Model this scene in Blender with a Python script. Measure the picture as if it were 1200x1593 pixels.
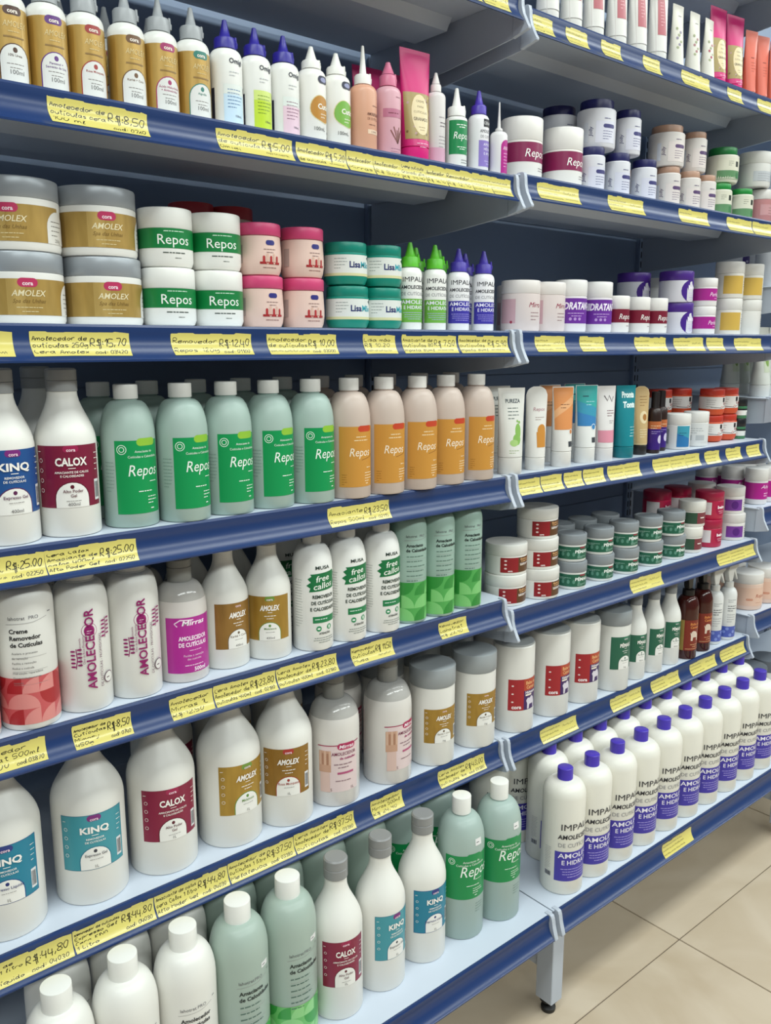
import bpy, bmesh, math, random
from mathutils import Vector, Matrix

# ------------------------------------------------------------------ reset
for o in list(bpy.data.objects):
    bpy.data.objects.remove(o, do_unlink=True)
SC = bpy.context.scene
COL = SC.collection
random.seed(7)
PI = math.pi

# ------------------------------------------------------------------ camera
# shelf front edge runs along x (y = 0), depth goes to +y, floor is z = 0
cam = bpy.data.cameras.new('camera')
cam_o = bpy.data.objects.new('camera', cam)
COL.objects.link(cam_o)
cam.sensor_fit = 'HORIZONTAL'
cam.sensor_width = 36.0
cam.lens = 1334.07 / 1200.0 * 36.0
cam.clip_start = 0.02
cam.clip_end = 60
YAW, PITCH = math.radians(40.28), math.radians(10.998)
fw = Vector((math.sin(YAW) * math.cos(PITCH), math.cos(YAW) * math.cos(PITCH), -math.sin(PITCH)))
rt = Vector((math.cos(YAW), -math.sin(YAW), 0))
up = rt.cross(fw)
m = Matrix((rt, up, -fw)).transposed().to_4x4()
m.translation = Vector((-1.1333, -0.9991, 1.2412))
cam_o.matrix_world = m
SC.camera = cam_o

# ------------------------------------------------------------------ world, lamps, exposure
w = bpy.data.worlds.new('shop_air')
SC.world = w
w.use_nodes = True
bg = w.node_tree.nodes['Background']
bg.inputs['Color'].default_value = (0.93, 0.98, 1.0, 1)
bg.inputs['Strength'].default_value = 0.17
def tube_lamp(loc, sx, sy, power, col=(0.93, 1.0, 0.97)):
    l = bpy.data.lights.new('ceiling_tube', 'AREA')
    l.shape = 'RECTANGLE'
    l.size, l.size_y = sx, sy
    l.energy = power
    l.color = col
    o = bpy.data.objects.new('ceiling_tube', l)
    o.location = loc
    COL.objects.link(o)
    return o
for lx in (-1.7, 1.1, 3.9):
    tube_lamp((lx, -0.95, 2.95), 2.4, 0.55, 36)
for lx in (-1.7, 1.1, 3.9):
    tube_lamp((lx, -2.9, 2.95), 2.4, 0.55, 60)
vs = SC.view_settings
vs.view_transform = 'Standard'
vs.look = 'None'
vs.gamma = 1
vs.use_curve_mapping = False
vs.exposure = 0.08

# ------------------------------------------------------------------ materials
MATS = {}
def lin(c):
    c /= 255.0
    return c / 12.92 if c <= 0.04045 else ((c + 0.055) / 1.055) ** 2.4
def rgb(h):
    return tuple(lin(int(h[i:i + 2], 16)) for i in (0, 2, 4)) + (1,)
def mat(h, rough=0.38, metal=0.0, kind='plastic'):
    """procedural plastic / paint / print of one colour with a faint mottling"""
    key = (h, rough, metal, kind)
    if key in MATS:
        return MATS[key]
    m = bpy.data.materials.new(kind + '_' + h)
    m.use_nodes = True
    nt = m.node_tree
    p = nt.nodes['Principled BSDF']
    p.inputs['Base Color'].default_value = rgb(h)
    p.inputs['Roughness'].default_value = rough
    p.inputs['Metallic'].default_value = metal
    if kind == 'milky':                       # frosted bottle holding liquid
        p.inputs['Transmission Weight'].default_value = 0.0
        tr = nt.nodes.new('ShaderNodeBsdfTranslucent')
        tr.inputs['Color'].default_value = rgb(h)
        mx = nt.nodes.new('ShaderNodeMixShader')
        mx.inputs[0].default_value = 0.18
        out = nt.nodes['Material Output']
        nt.links.new(p.outputs[0], mx.inputs[1])
        nt.links.new(tr.outputs[0], mx.inputs[2])
        nt.links.new(mx.outputs[0], out.inputs[0])
    elif kind == 'clear':
        p.inputs['Transmission Weight'].default_value = 0.75
        p.inputs['IOR'].default_value = 1.35
    elif kind == 'gold':
        tc = nt.nodes.new('ShaderNodeTexCoord')
        mp = nt.nodes.new('ShaderNodeMapping')
        mp.inputs['Scale'].default_value = (1, 1, 0.25)
        nz = nt.nodes.new('ShaderNodeTexNoise')
        nz.inputs['Scale'].default_value = 90
        cr = nt.nodes.new('ShaderNodeValToRGB')
        c = rgb(h)
        cr.color_ramp.elements[0].position = 0.3
        cr.color_ramp.elements[0].color = (c[0] * .88, c[1] * .86, c[2] * .82, 1)
        cr.color_ramp.elements[1].position = 0.7
        cr.color_ramp.elements[1].color = (min(1, c[0] * 1.1), min(1, c[1] * 1.1), min(1, c[2] * 1.12), 1)
        nt.links.new(tc.outputs['Object'], mp.inputs[0])
        nt.links.new(mp.outputs[0], nz.inputs['Vector'])
        nt.links.new(nz.outputs['Fac'], cr.inputs[0])
        nt.links.new(cr.outputs[0], p.inputs['Base Color'])
    elif kind in ('plastic', 'steel'):
        tc = nt.nodes.new('ShaderNodeTexCoord')
        nz = nt.nodes.new('ShaderNodeTexNoise')
        nz.inputs['Scale'].default_value = 35 if kind == 'plastic' else 14
        nz.inputs['Detail'].default_value = 3
        mr = nt.nodes.new('ShaderNodeMapRange')
        mr.inputs['To Min'].default_value = rough - 0.03
        mr.inputs['To Max'].default_value = rough + 0.03
        nt.links.new(tc.outputs['Object'], nz.inputs['Vector'])
        nt.links.new(nz.outputs['Fac'], mr.inputs['Value'])
        nt.links.new(mr.outputs[0], p.inputs['Roughness'])
    MATS[key] = m
    return m
GOLDS = ('b4924c', 'a5823d', 'c3a463', 'b0904c', '9a7a3a', 'bfa05c', 'a98538', 'ad8a3a', '96702f', '9a743a')
def prn(h):
    if h in GOLDS:                            # metallic gold ink
        return mat(h, 0.36, 0.3, 'gold')
    return mat(h, 0.32, 0, 'print')

# ------------------------------------------------------------------ objects and properties
def link(name, data, parent=None, loc=(0, 0, 0), rz=0.0):
    o = bpy.data.objects.new(name, data)
    COL.objects.link(o)
    o.location = loc
    o.rotation_euler = (0, 0, rz)
    if parent is not None:
        o.parent = parent
    return o
def tag(o, label, cat, group=None):
    o['label'] = label
    o['category'] = cat
    if group:
        o['group'] = group
    return o
def finish(bm, name, mats, sharp=35):
    me = bpy.data.meshes.new(name)
    bm.normal_update()
    bm.to_mesh(me)
    bm.free()
    for m in (mats if isinstance(mats, (list, tuple)) else [mats]):
        me.materials.append(m)
    if sharp:
        me.shade_smooth()
        me.set_sharp_from_angle(angle=math.radians(sharp))
    return me
def add_box(bm, x0, x1, y0, y1, z0, z1, mi=0):
    v = [bm.verts.new((x, y, z)) for z in (z0, z1) for y in (y0, y1) for x in (x0, x1)]
    for f in ((0, 2, 3, 1), (4, 5, 7, 6), (0, 1, 5, 4), (2, 6, 7, 3), (0, 4, 6, 2), (1, 3, 7, 5)):
        bm.faces.new([v[i] for i in f]).material_index = mi
def box_mesh(name, m, *dims, bevel=0.0):
    bm = bmesh.new()
    add_box(bm, *dims)
    if bevel:
        bmesh.ops.bevel(bm, geom=list(bm.edges), offset=bevel, segments=2, affect='EDGES')
    return finish(bm, name, m, 30)
def add_extrude(bm, pts, x0, x1, closed=True):
    """(y,z) outline swept along x"""
    a = [bm.verts.new((x0, y, z)) for y, z in pts]
    b = [bm.verts.new((x1, y, z)) for y, z in pts]
    n = len(pts)
    for i in range(n if closed else n - 1):
        j = (i + 1) % n
        bm.faces.new((a[i], a[j], b[j], b[i]))
    if closed:
        bm.faces.new(a[::-1])
        bm.faces.new(b)
def lathe(prof, name, m, seg=40, ribs=None, cx=0.0, cy=0.0):
    """revolve (r,z) pairs given in mm; ribs = (count, depth_mm, z0, z1)"""
    bm = bmesh.new()
    rings = []
    for r, z in prof:
        r /= 1000.0
        z /= 1000.0
        if r < 1e-6:
            rings.append([bm.verts.new((cx, cy, z))])
            continue
        ring = []
        for i in range(seg):
            a = 2 * PI * i / seg
            rr = r
            if ribs and ribs[2] <= z * 1000 <= ribs[3] and i % 2:
                rr = r - ribs[1] / 1000.0
            ring.append(bm.verts.new((cx + rr * math.cos(a), cy + rr * math.sin(a), z)))
        rings.append(ring)
    for a, b in zip(rings, rings[1:]):
        if len(a) == 1 and len(b) == 1:
            continue
        for i in range(seg):
            j = (i + 1) % seg
            if len(a) == 1:
                bm.faces.new((a[0], b[j], b[i]))
            elif len(b) == 1:
                bm.faces.new((a[i], a[j], b[0]))
            else:
                bm.faces.new((a[i], a[j], b[j], b[i]))
    return finish(bm, name, m, 40)
def rad_at(prof, z):
    best = 0
    for (r0, z0), (r1, z1) in zip(prof, prof[1:]):
        if z1 > z0 and z0 <= z <= z1:
            best = max(best, r0 + (r1 - r0) * (z - z0) / (z1 - z0))
    return best or max(r for r, z in prof)

# ------------------------------------------------------------------ flat print (labels, lettering) wrapped on a surface
TXT = {}
def text_geo(s, shear, bold):
    key = (s, shear, bold)
    if key in TXT:
        return TXT[key]
    cu = bpy.data.curves.new('lettering', 'FONT')
    cu.body = s
    cu.size = 1.0
    cu.resolution_u = 2
    cu.shear = shear
    cu.offset = bold
    ob = bpy.data.objects.new('lettering', cu)
    me = ob.to_mesh()
    vs = [(v.co.x, v.co.y) for v in me.vertices]
    fs = [tuple(p.vertices) for p in me.polygons]
    ob.to_mesh_clear()
    bpy.data.objects.remove(ob)
    bpy.data.curves.remove(cu)
    TXT[key] = (vs, fs)
    return TXT[key]
CAP = 0.73
class Print:
    """flat artwork in mm: s to the right, t up; every element gets its own layer"""
    def __init__(self, step=4.0):
        self.e = []
        self.step = step
    def poly(self, pts, col):
        self.e.append(('p', pts, col)); return self
    def rect(self, s0, t0, s1, t1, col):
        return self.poly([(s0, t0), (s1, t0), (s1, t1), (s0, t1)], col)
    def arch(self, s0, t0, s1, t1, col, k=1.0):
        c, a = (s0 + s1) / 2, (s1 - s0) / 2
        b = min(a * k, t1 - t0)
        pts = [(s0, t0), (s1, t0)]
        for i in range(13):
            th = PI * i / 12
            pts.append((c + a * math.cos(th), t1 - b + b * math.sin(th)))
        return self.poly(pts, col)
    def ell(self, s, t, a, b, col, n=20):
        return self.poly([(s + a * math.cos(2 * PI * i / n), t + b * math.sin(2 * PI * i / n)) for i in range(n)], col)
    def ring(self, s, t, a, col, bg, wd=0.8):
        self.ell(s, t, a, a, col)
        return self.ell(s, t, a - wd, a - wd, bg)
    def pill(self, s0, t0, s1, t1, col):
        r = min((t1 - t0), (s1 - s0)) / 2
        pts = []
        for cx, cy, a0 in ((s1 - r, t0 + r, -PI / 2), (s1 - r, t1 - r, 0), (s0 + r, t1 - r, PI / 2), (s0 + r, t0 + r, PI)):
            for i in range(5):
                a = a0 + PI / 2 * i / 4
                pts.append((cx + r * math.cos(a), cy + r * math.sin(a)))
        return self.poly(pts, col)
    def text(self, s, t, cap, body, col, al='c', wd=None, it=0.0, bold=0.0, rot=0.0):
        self.e.append(('t', s, t, cap, body, col, al, wd, it, bold, rot)); return self
    def fine(self, s, t, wd, n, gap, col, al='l', th=0.7, seed=1):
        """lines of print too small to read"""
        rnd = random.Random(seed + n)
        for k in range(n):
            x = 0
            L = wd * (1 if k < n - 1 else 0.6) * rnd.uniform(.8, 1)
            x0 = s if al == 'l' else s - L / 2
            while x < L:
                q = min(rnd.uniform(2.2, 6) * th, L - x)
                self.e.append(('b', [(x0 + x, t - k * gap), (x0 + x + q, t - k * gap), (x0 + x + q, t - k * gap + th), (x0 + x, t - k * gap + th)], col))
                x += q + 0.75 * th
        return self
    def stroke(self, pts, wd, col):
        self.e.append(('s', pts, wd, col)); return self
    # --- build
    def cut(self, vs, fs):
        bm = bmesh.new()
        bv = [bm.verts.new((x, y, 0)) for x, y in vs]
        for f in fs:
            try:
                bm.faces.new([bv[i] for i in f])
            except ValueError:
                pass
        xs = [v[0] for v in vs]
        g = math.floor(min(xs) / self.step) + 1
        while g * self.step < max(xs) - 1e-4:
            bmesh.ops.bisect_plane(bm, geom=bm.verts[:] + bm.edges[:] + bm.faces[:], dist=1e-5,
                                   plane_co=(g * self.step, 0, 0), plane_no=(1, 0, 0))
            g += 1
        if self.tstep:
            ys = [v[1] for v in vs]
            g = math.floor(min(ys) / self.tstep) + 1
            while g * self.tstep < max(ys) - 1e-4:
                bmesh.ops.bisect_plane(bm, geom=bm.verts[:] + bm.edges[:] + bm.faces[:], dist=1e-5,
                                       plane_co=(0, g * self.tstep, 0), plane_no=(0, 1, 0))
                g += 1
        bm.normal_update()
        bm.verts.index_update()
        V = [(v.co.x, v.co.y) for v in bm.verts]
        F = []
        for f in bm.faces:
            idx = [v.index for v in f.verts]
            F.append(idx if f.normal.z >= 0 else idx[::-1])
        bm.free()
        return V, F
    pm = staticmethod(lambda col: prn(col))
    def meshes(self, name, surf, tstep=0, base=0.25, gap=1.6, fine_name='fine_print'):
        """surf(s,t,off_mm) -> (x,y,z) in m.  Returns (label mesh, lettering mesh or None)"""
        self.tstep = tstep
        st = self.step
        def wrap(s, t, off):
            g = math.floor(s / st + 1e-6)
            k = s / st - g
            if k < 1e-7:
                return surf(g * st, t, off)
            a, b = Vector(surf(g * st, t, off)), Vector(surf((g + 1) * st, t, off))
            return a.lerp(b, k)
        def flat(e):
            if e[0] == 'p':
                return e[1], [tuple(range(len(e[1])))], e[2]
            if e[0] == 'b':
                return e[1], [tuple(range(len(e[1])))], e[2]
            if e[0] == 's':
                return ribbon(e[1], e[2]) + (e[3],)
            _, s, t, cap, body, col, al, wd, it, bold, rot = e
            tv, tf = text_geo(body, it, bold)
            x0, x1 = min(v[0] for v in tv), max(v[0] for v in tv)
            k = cap / CAP
            kx = wd / (x1 - x0) if wd else k
            ox = {'l': x0, 'c': (x0 + x1) / 2, 'r': x1}[al]
            cr, sr = math.cos(rot), math.sin(rot)
            vs = []
            for x, y in tv:
                x, y = (x - ox) * kx, y * k
                vs.append((s + x * cr - y * sr, t + x * sr + y * cr))
            return vs, tf, col
        items = []
        lvl = 0
        for e in self.e:
            vs, fs, col = flat(e)
            if e[0] == 'p':
                lvl += 1
            xs, ys = [v[0] for v in vs], [v[1] for v in vs]
            items.append([e[0], vs, fs, col, lvl, (min(xs) - gap, min(ys) - gap, max(xs) + gap, max(ys) + gap)])
        # pieces of print that do not touch become parts of their own
        par = list(range(len(items)))
        def find(i):
            while par[i] != i:
                i = par[i]
            return i
        for i in range(len(items)):
            for j in range(i):
                A, B = items[i][5], items[j][5]
                if A[0] <= B[2] and B[0] <= A[2] and A[1] <= B[3] and B[1] <= A[3]:
                    par[find(i)] = find(j)
        groups = {}
        for i, it in enumerate(items):
            groups.setdefault(find(i), []).append(it)
        out = []
        for grp in groups.values():
            pair = []
            sets = [(name, [g for g in grp if g[0] != 't'])] + [('lettering', [g]) for g in grp if g[0] == 't']
            for nm, sub in sets:                      # every written line is a piece of its own
                V, F, MI, ms = [], [], [], []
                for k, vs, fs, col, lv, bb in sub:
                    vs, fs = self.cut(vs, fs)
                    m = self.pm(col)
                    if m not in ms:
                        ms.append(m)
                    o = len(V)
                    off = base + 0.05 * (lv if k != 't' else lvl + 1.5) + (0.06 if k in 'bs' else 0)
                    V += [tuple(wrap(x, y, off)) for x, y in vs]
                    F += [tuple(i + o for i in f) for f in fs]
                    MI += [ms.index(m)] * len(fs)
                if not V:
                    pair.append(None)
                    continue
                nm2 = nm if nm == 'lettering' or any(g[0] == 'p' for g in grp) else fine_name
                me = bpy.data.meshes.new(nm2)
                me.from_pydata(V, [], F)
                for m in ms:
                    me.materials.append(m)
                me.polygons.foreach_set('material_index', MI)
                me.shade_smooth()
                me.update()
                pair.append(me)
            out.append(pair)
        return out
def ribbon(pts, wd):
    vs, fs = [], []
    n = len(pts)
    for i, (x, y) in enumerate(pts):
        a, b = pts[max(0, i - 1)], pts[min(n - 1, i + 1)]
        dx, dy = b[0] - a[0], b[1] - a[1]
        L = math.hypot(dx, dy) or 1
        nx, ny = -dy / L * wd / 2, dx / L * wd / 2
        vs += [(x - nx, y - ny), (x + nx, y + ny)]
        if i:
            fs.append((2 * i - 2, 2 * i, 2 * i + 1, 2 * i - 1))
    return vs, fs
def round_surf(prof):
    def f(s, t, off):
        r = rad_at(prof, t)
        a = s / rmain
        r = (r + off) / 1000.0
        return (r * math.sin(a), -r * math.cos(a), t / 1000.0)
    rmain = max(r for r, z in prof)
    return f

# ------------------------------------------------------------------ the setting: tiled floor
Z0 = 1.18
W = 0.93
def node_mat(name, build):
    m = bpy.data.materials.new(name)
    m.use_nodes = True
    build(m.node_tree, m.node_tree.nodes['Principled BSDF'])
    return m
def tile_nodes(nt, p):
    tc = nt.nodes.new('ShaderNodeTexCoord')
    oi = nt.nodes.new('ShaderNodeObjectInfo')
    add = nt.nodes.new('ShaderNodeVectorMath')
    add.operation = 'ADD'
    n1 = nt.nodes.new('ShaderNodeTexNoise')
    n1.inputs['Scale'].default_value = 3.2
    n1.inputs['Detail'].default_value = 6
    n1.inputs['Distortion'].default_value = 1.4
    cr = nt.nodes.new('ShaderNodeValToRGB')
    cr.color_ramp.elements[0].position = 0.3
    cr.color_ramp.elements[0].color = rgb('b9a78e')
    cr.color_ramp.elements[1].position = 0.7
    cr.color_ramp.elements[1].color = rgb('ccbda8')
    nt.links.new(tc.outputs['Object'], add.inputs[0])
    nt.links.new(oi.outputs['Random'], add.inputs[1])
    nt.links.new(add.outputs[0], n1.inputs['Vector'])
    nt.links.new(n1.outputs['Fac'], cr.inputs[0])
    nt.links.new(cr.outputs[0], p.inputs['Base Color'])
    p.inputs['Roughness'].default_value = 0.3
M_TILE = node_mat('beige_stone_tile', tile_nodes)
M_GROUT = mat('77695a', 0.9, 0, 'grout')
floor = link('floor', box_mesh('floor', M_GROUT, -4, 6, -4, 1.2, -0.06, -0.0035))
floor['kind'] = 'structure'
TS = 0.6255
tile_me = box_mesh('tile', M_TILE, 0.0012, TS - 0.0012, 0.0012, TS - 0.0012, -0.0034, 0, bevel=0.0008)
for i in range(-3, 6):
    for j in range(-4, 2):
        link('tile', tile_me, floor, (0.390 + i * TS, -0.1686 + j * TS, 0))

def plaster(nt, p):
    tc = nt.nodes.new('ShaderNodeTexCoord')
    nz = nt.nodes.new('ShaderNodeTexNoise')
    nz.inputs['Scale'].default_value = 60
    bp = nt.nodes.new('ShaderNodeBump')
    bp.inputs['Strength'].default_value = 0.08
    nt.links.new(tc.outputs['Object'], nz.inputs['Vector'])
    nt.links.new(nz.outputs['Fac'], bp.inputs['Height'])
    nt.links.new(bp.outputs[0], p.inputs['Normal'])
    p.inputs['Base Color'].default_value = rgb('d4d2cb')
    p.inputs['Roughness'].default_value = 0.8
wall = link('wall_back', box_mesh('wall_back', node_mat('painted_plaster', plaster), -4, 6, 0.46, 0.6, 0, 3.1))
wall['kind'] = 'structure'

# ------------------------------------------------------------------ gondola shelving
M_DECK = mat('c6cfdc', 0.42, 0, 'steel')
M_RAIL = mat('1b3566', 0.3, 0, 'steel')
M_BRK = mat('b6beca', 0.4, 0, 'steel')
M_PANEL = mat('8596b0', 0.45, 0, 'steel')
M_SLOT = mat('14171d', 0.7, 0, 'paint')
M_FOOT = mat('141414', 0.5, 0, 'rubber')
Y_BACK = 0.372
frame = link('shelving_frame', None)
tag(frame, 'blue-grey steel shelving frame with slotted uprights behind all the shelves', 'shelving')
WL = 1.2
XU = (-WL, 0.0, W, 2 * W)
TOP = 2.75
up_me = box_mesh('upright', M_PANEL, -0.016, 0.016, Y_BACK, Y_BACK + 0.03, 0.02, TOP, bevel=0.002)
bm = bmesh.new()
k = 0.12
while k < TOP - 0.05:
    for s in (-0.0065, 0.0065):
        add_box(bm, s - 0.002, s + 0.002, Y_BACK - 0.0006, Y_BACK + 0.002, k, k + 0.016)
    k += 0.025
slot_me = finish(bm, 'slots', M_SLOT, 0)
for x in XU:
    u = link('upright', up_me, frame, (x, 0, 0))
    link('slots', slot_me, u)
PH = 0.345
for xa, xb in ((-WL, 0), (0, W), (W, 2 * W)):
    pan_me = box_mesh('back_panel', M_PANEL, xa + 0.0165, xb - 0.0165, Y_BACK + 0.010, Y_BACK + 0.014, 0.0, PH - 0.002, bevel=0.0012)
    for k in range(7):
        link('back_panel', pan_me, frame, (0, 0, 0.14 + k * PH))
link('light_gap_blocker', box_mesh('light_gap_blocker', M_PANEL, -WL, 2 * W, Y_BACK + 0.0145, Y_BACK + 0.0165, 0.12, TOP), frame)  # added sheet that blocks world light from shining through the panel gaps
# feet under the bottom shelves
bm = bmesh.new()
add_box(bm, -0.016, 0.016, -0.132, -0.094, 0.026, 0.1835)
add_box(bm, -0.010, 0.010, -0.094, 0.37, 0.085, 0.138)
bmesh.ops.bevel(bm, geom=list(bm.edges), offset=0.0012, segments=1, affect='EDGES')
leg_me = finish(bm, 'leg', M_BRK, 30)
foot_me = lathe([(0, 0), (13, 0), (14, 3), (14, 8), (9, 12), (5, 13), (5, 22), (17, 23), (17, 26), (0, 26)], 'foot', M_FOOT, 20)
FACE = [(0.0, 0.0), (-0.0035, 0.0004), (-0.005, -0.0025), (-0.0046, -0.010), (-0.0040, -0.013), (-0.0048, -0.021),
        (-0.0075, -0.028), (-0.0118, -0.034), (-0.0172, -0.0395)]
def rail_point(d):
    """point on the rail face, d metres along the face from its upper rim"""
    for (y0, z0), (y1, z1) in zip(FACE[2:], FACE[3:]):
        L = math.hypot(y1 - y0, z1 - z0)
        if d <= L:
            k = d / L
            n = (-(z0 - z1) / L, (y0 - y1) / L)
            return y0 + (y1 - y0) * k, z0 + (z1 - z0) * k, n
        d -= L
    (y0, z0), (y1, z1) = FACE[-2], FACE[-1]
    L = math.hypot(y1 - y0, z1 - z0)
    return y1 + (y1 - y0) * d / L, z1 + (z1 - z0) * d / L, (-(z0 - z1) / L, (y0 - y1) / L)
RAIL = FACE + [(-0.0188, -0.0402), (-0.0186, -0.0425), (-0.0150, -0.0418), (-0.0090, -0.0355), (-0.0030, -0.029), (-0.0012, -0.021), (0.0, -0.0015)]
bm = bmesh.new()
add_extrude(bm, [(0.0085, -0.0615), (-0.0130, -0.0565), (-0.0245, -0.0545), (-0.0255, -0.051), (-0.0200, -0.043), (-0.0125, -0.030), (-0.0092, -0.018), (-0.0088, -0.006),
                 (-0.0075, 0.001), (-0.003, 0.0028), (0.008, 0.0028)], -0.0036, 0.0036)
bmesh.ops.bevel(bm, geom=list(bm.edges), offset=0.0007, segments=1, affect='EDGES')
END_ME = finish(bm, 'bracket_end', M_BRK, 30)
bm = bmesh.new()
add_extrude(bm, [(0.0085, -0.046), (-0.0165, -0.046), (-0.0200, -0.043), (-0.0150, -0.030), (-0.0110, -0.018), (-0.0095, -0.006), (-0.0075, 0.0005), (-0.003, 0.0016), (0.008, 0.0016)], -0.0046, 0.0046)
bmesh.ops.bevel(bm, geom=list(bm.edges), offset=0.0007, segments=1, affect='EDGES')
END_G = finish(bm, 'bracket_end', M_BRK, 30)
def bracket_mesh(yb):
    bm = bmesh.new()
    add_extrude(bm, [(0.0087, -0.0615), (0.0087, -0.0026), (yb, -0.0026), (yb, -0.088), (0.16, -0.076)], -0.0015, 0.0015)
    return finish(bm, 'bracket', M_BRK, 30)
def shelf_meshes(w, yb, sa, sb):
    d = {}
    bm = bmesh.new()
    add_extrude(bm, RAIL, -w / 2 + 0.016, w / 2 - 0.016)
    d['front_rail'] = finish(bm, 'front_rail', M_RAIL, 28)
    bm = bmesh.new()
    add_box(bm, -w / 2 + 0.0012, w / 2 - 0.0012, 0.0004, yb, -0.0022, 0)
    d['deck'] = finish(bm, 'deck', M_DECK, 30)
    bm = bmesh.new()
    add_extrude(bm, [(sa, -0.0024), (sa + 0.012, -0.021), (sb - 0.012, -0.021), (sb, -0.0024)], -w / 2 + 0.03, w / 2 - 0.03)
    d['stiffener'] = finish(bm, 'stiffener', M_DECK, 30)
    return d
B_N, B_G = bracket_mesh(0.366), bracket_mesh(0.498)
SM = {(b, g): shelf_meshes(WL if b else W, 0.498 if g else 0.366, 0.2 if g else 0.13, 0.3 if g else 0.235) for b in (0, 1) for g in (0, 1)}
BAYX = {'L': -WL / 2, 'M': W / 2, 'T': 1.5 * W}
SHZ = {'LA': 0.605, 'LB': 0.334, 'LC': 0.0848, 'LD': -0.1645, 'LE': -0.3886, 'LF': -0.6616, 'LG': -0.95,
       'MA': 0.5924, 'MB': 0.3396, 'MC': 0.0855, 'MD': -0.1645, 'ME': -0.4142, 'MF': -0.6663, 'MG': -0.9495, 'MX': 0.842,
       'T0': 0.2, 'T1': -0.065, 'T2': -0.338, 'T3': -0.617, 'T4': -0.95, 'T9': 0.47, 'T8': 0.73}
Y_G = -0.1334
NTH = {'LA': 'left bay top shelf', 'LB': 'left bay second shelf', 'LC': 'left bay third shelf', 'LD': 'left bay fourth shelf',
       'LE': 'left bay fifth shelf', 'LF': 'left bay sixth shelf', 'LG': 'left bay bottom shelf',
       'MX': 'right bay topmost shelf', 'MA': 'right bay top tagged shelf', 'MB': 'right bay second shelf', 'MC': 'right bay third shelf', 'MD': 'right bay fourth shelf',
       'ME': 'right bay fifth shelf', 'MF': 'right bay sixth shelf', 'MG': 'right bay bottom shelf',
       'T8': 'far bay highest shelf', 'T9': 'far bay second shelf', 'T0': 'far bay third shelf', 'T1': 'far bay fourth shelf', 'T2': 'far bay fifth shelf', 'T3': 'far bay sixth shelf', 'T4': 'far bay bottom shelf'}
for key, z in SHZ.items():
    low = key in ('LG', 'MG', 'T4')
    s = link('shelf', None, None, (BAYX[key[0]], Y_G if low else 0, Z0 + z))
    tag(s, 'pale steel shelf with blue price rail, ' + NTH[key], 'shelf', 'steel shelves of the shelving run')
    w = WL if key[0] == 'L' else W
    for nm, me in SM[(int(key[0] == 'L'), int(low))].items():
        link(nm, me, s)
    for sd in (-1, 1):
        b = link('bracket', B_G if low else B_N, s, (sd * (w / 2 - 0.0115), 0, 0))
        link('bracket_end', END_G if low else END_ME, b, (sd * 0.0015, 0, 0))
    if low:                                           # the bottom shelf stands on a leg with a screw foot
        l = link('leg', leg_me, s, (-w / 2 + 0.024, -Y_G, -Z0 - z))
        link('foot', foot_me, l, (0, -0.113, 0))

# ------------------------------------------------------------------ product kinds
TYPES = {}
WHITE, GREYC = 'e9e8e2', '9b9ea3'
def kind(name, obj_name, cat, look, parts, h, r):
    """parts: (name, mesh, index of the part it belongs to or None, label or None)"""
    TYPES[name] = dict(n=obj_name, cat=cat, look=look, parts=parts, h=h / 1000.0, r=r / 1000.0)
def with_label(parts, P, surf, tstep=0, base=0.25):
    if P is None:
        return
    for lab, *txts in P.meshes('label', surf, tstep, base):
        i = None
        if lab:
            parts.append((lab.name.split('.')[0], lab, None, None))
            i = len(parts) - 1
        for txt in txts:
            parts.append(('lettering', txt, i, None))
def dome(r, z0, z1, rn, n=7, pw=1.0):
    return [(rn + (r - rn) * math.cos(PI / 2 * i / n) ** pw, z0 + (z1 - z0) * math.sin(PI / 2 * i / n)) for i in range(n + 1)]
def bell(r, z0, z1, rn, n=10):
    return [(rn + (r - rn) * (0.5 + 0.5 * math.cos(PI * (i / n) ** 1.12)), z0 + (z1 - z0) * i / n) for i in range(n + 1)]
def foot(r, e=3.0):
    return [(0, 1.2), (r * 0.78, 1.2), (r * 0.84, 0), (r - e, 0), (r - e * .3, e * .3), (r, e)]
def round_cap(r, z0, z1, e=1.4):
    return [(r * .9, z0), (r, z0), (r, z1 - e), (r - e * .3, z1 - e * .3), (r - e, z1), (0, z1)]
def bottle(name, look, r, h, sh0, sh1, rn, cap0, rc, col, capcol, P, shape='dome', mk='plastic', capk='plastic', ribs=None, rough=0.36, capm=None, mid=None, fill=None):
    prof = foot(r) + (bell(r, sh0, sh1, rn) if shape == 'bell' else dome(r, sh0, sh1, rn, pw=0.85)) + [(rn, cap0 + 1.5), (rn * .9, cap0 + 2)]
    body = lathe(prof, 'body', mat(col, rough, 0, mk), 44)
    if fill:                                   # clear plastic above the filling line
        body.materials.append(mat(fill[1], .12, 0, 'clear_plastic'))
        for f in body.polygons:
            if f.center.z * 1000 > fill[0]:
                f.material_index = 1
    parts = [('body', body, None, None)]
    cp = round_cap(rc, cap0, h)
    if mid:                                    # flip-top cap with a waist groove
        cp = [(rc * .9, cap0), (rc, cap0), (rc, mid - .8), (rc - .8, mid), (rc, mid + .8), (rc, h - 2), (rc - 2, h), (0, h)]
    if ribs:
        cp = [(rc * .9, cap0), (rc, cap0), (rc, cap0 + .8), (rc, h - 2.2), (rc - .4, h - .9), (rc - 1.5, h), (0, h)]
    parts.append(('cap', lathe(cp, 'cap', capm or mat(capcol, 0.34, 0, capk), 48 if ribs else 36, (0, ribs, cap0 + .5, h - 2) if ribs else None), None, None))
    with_label(parts, P, round_surf(prof))
    kind(name, 'bottle', 'bottle', look, parts, h, r)
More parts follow.
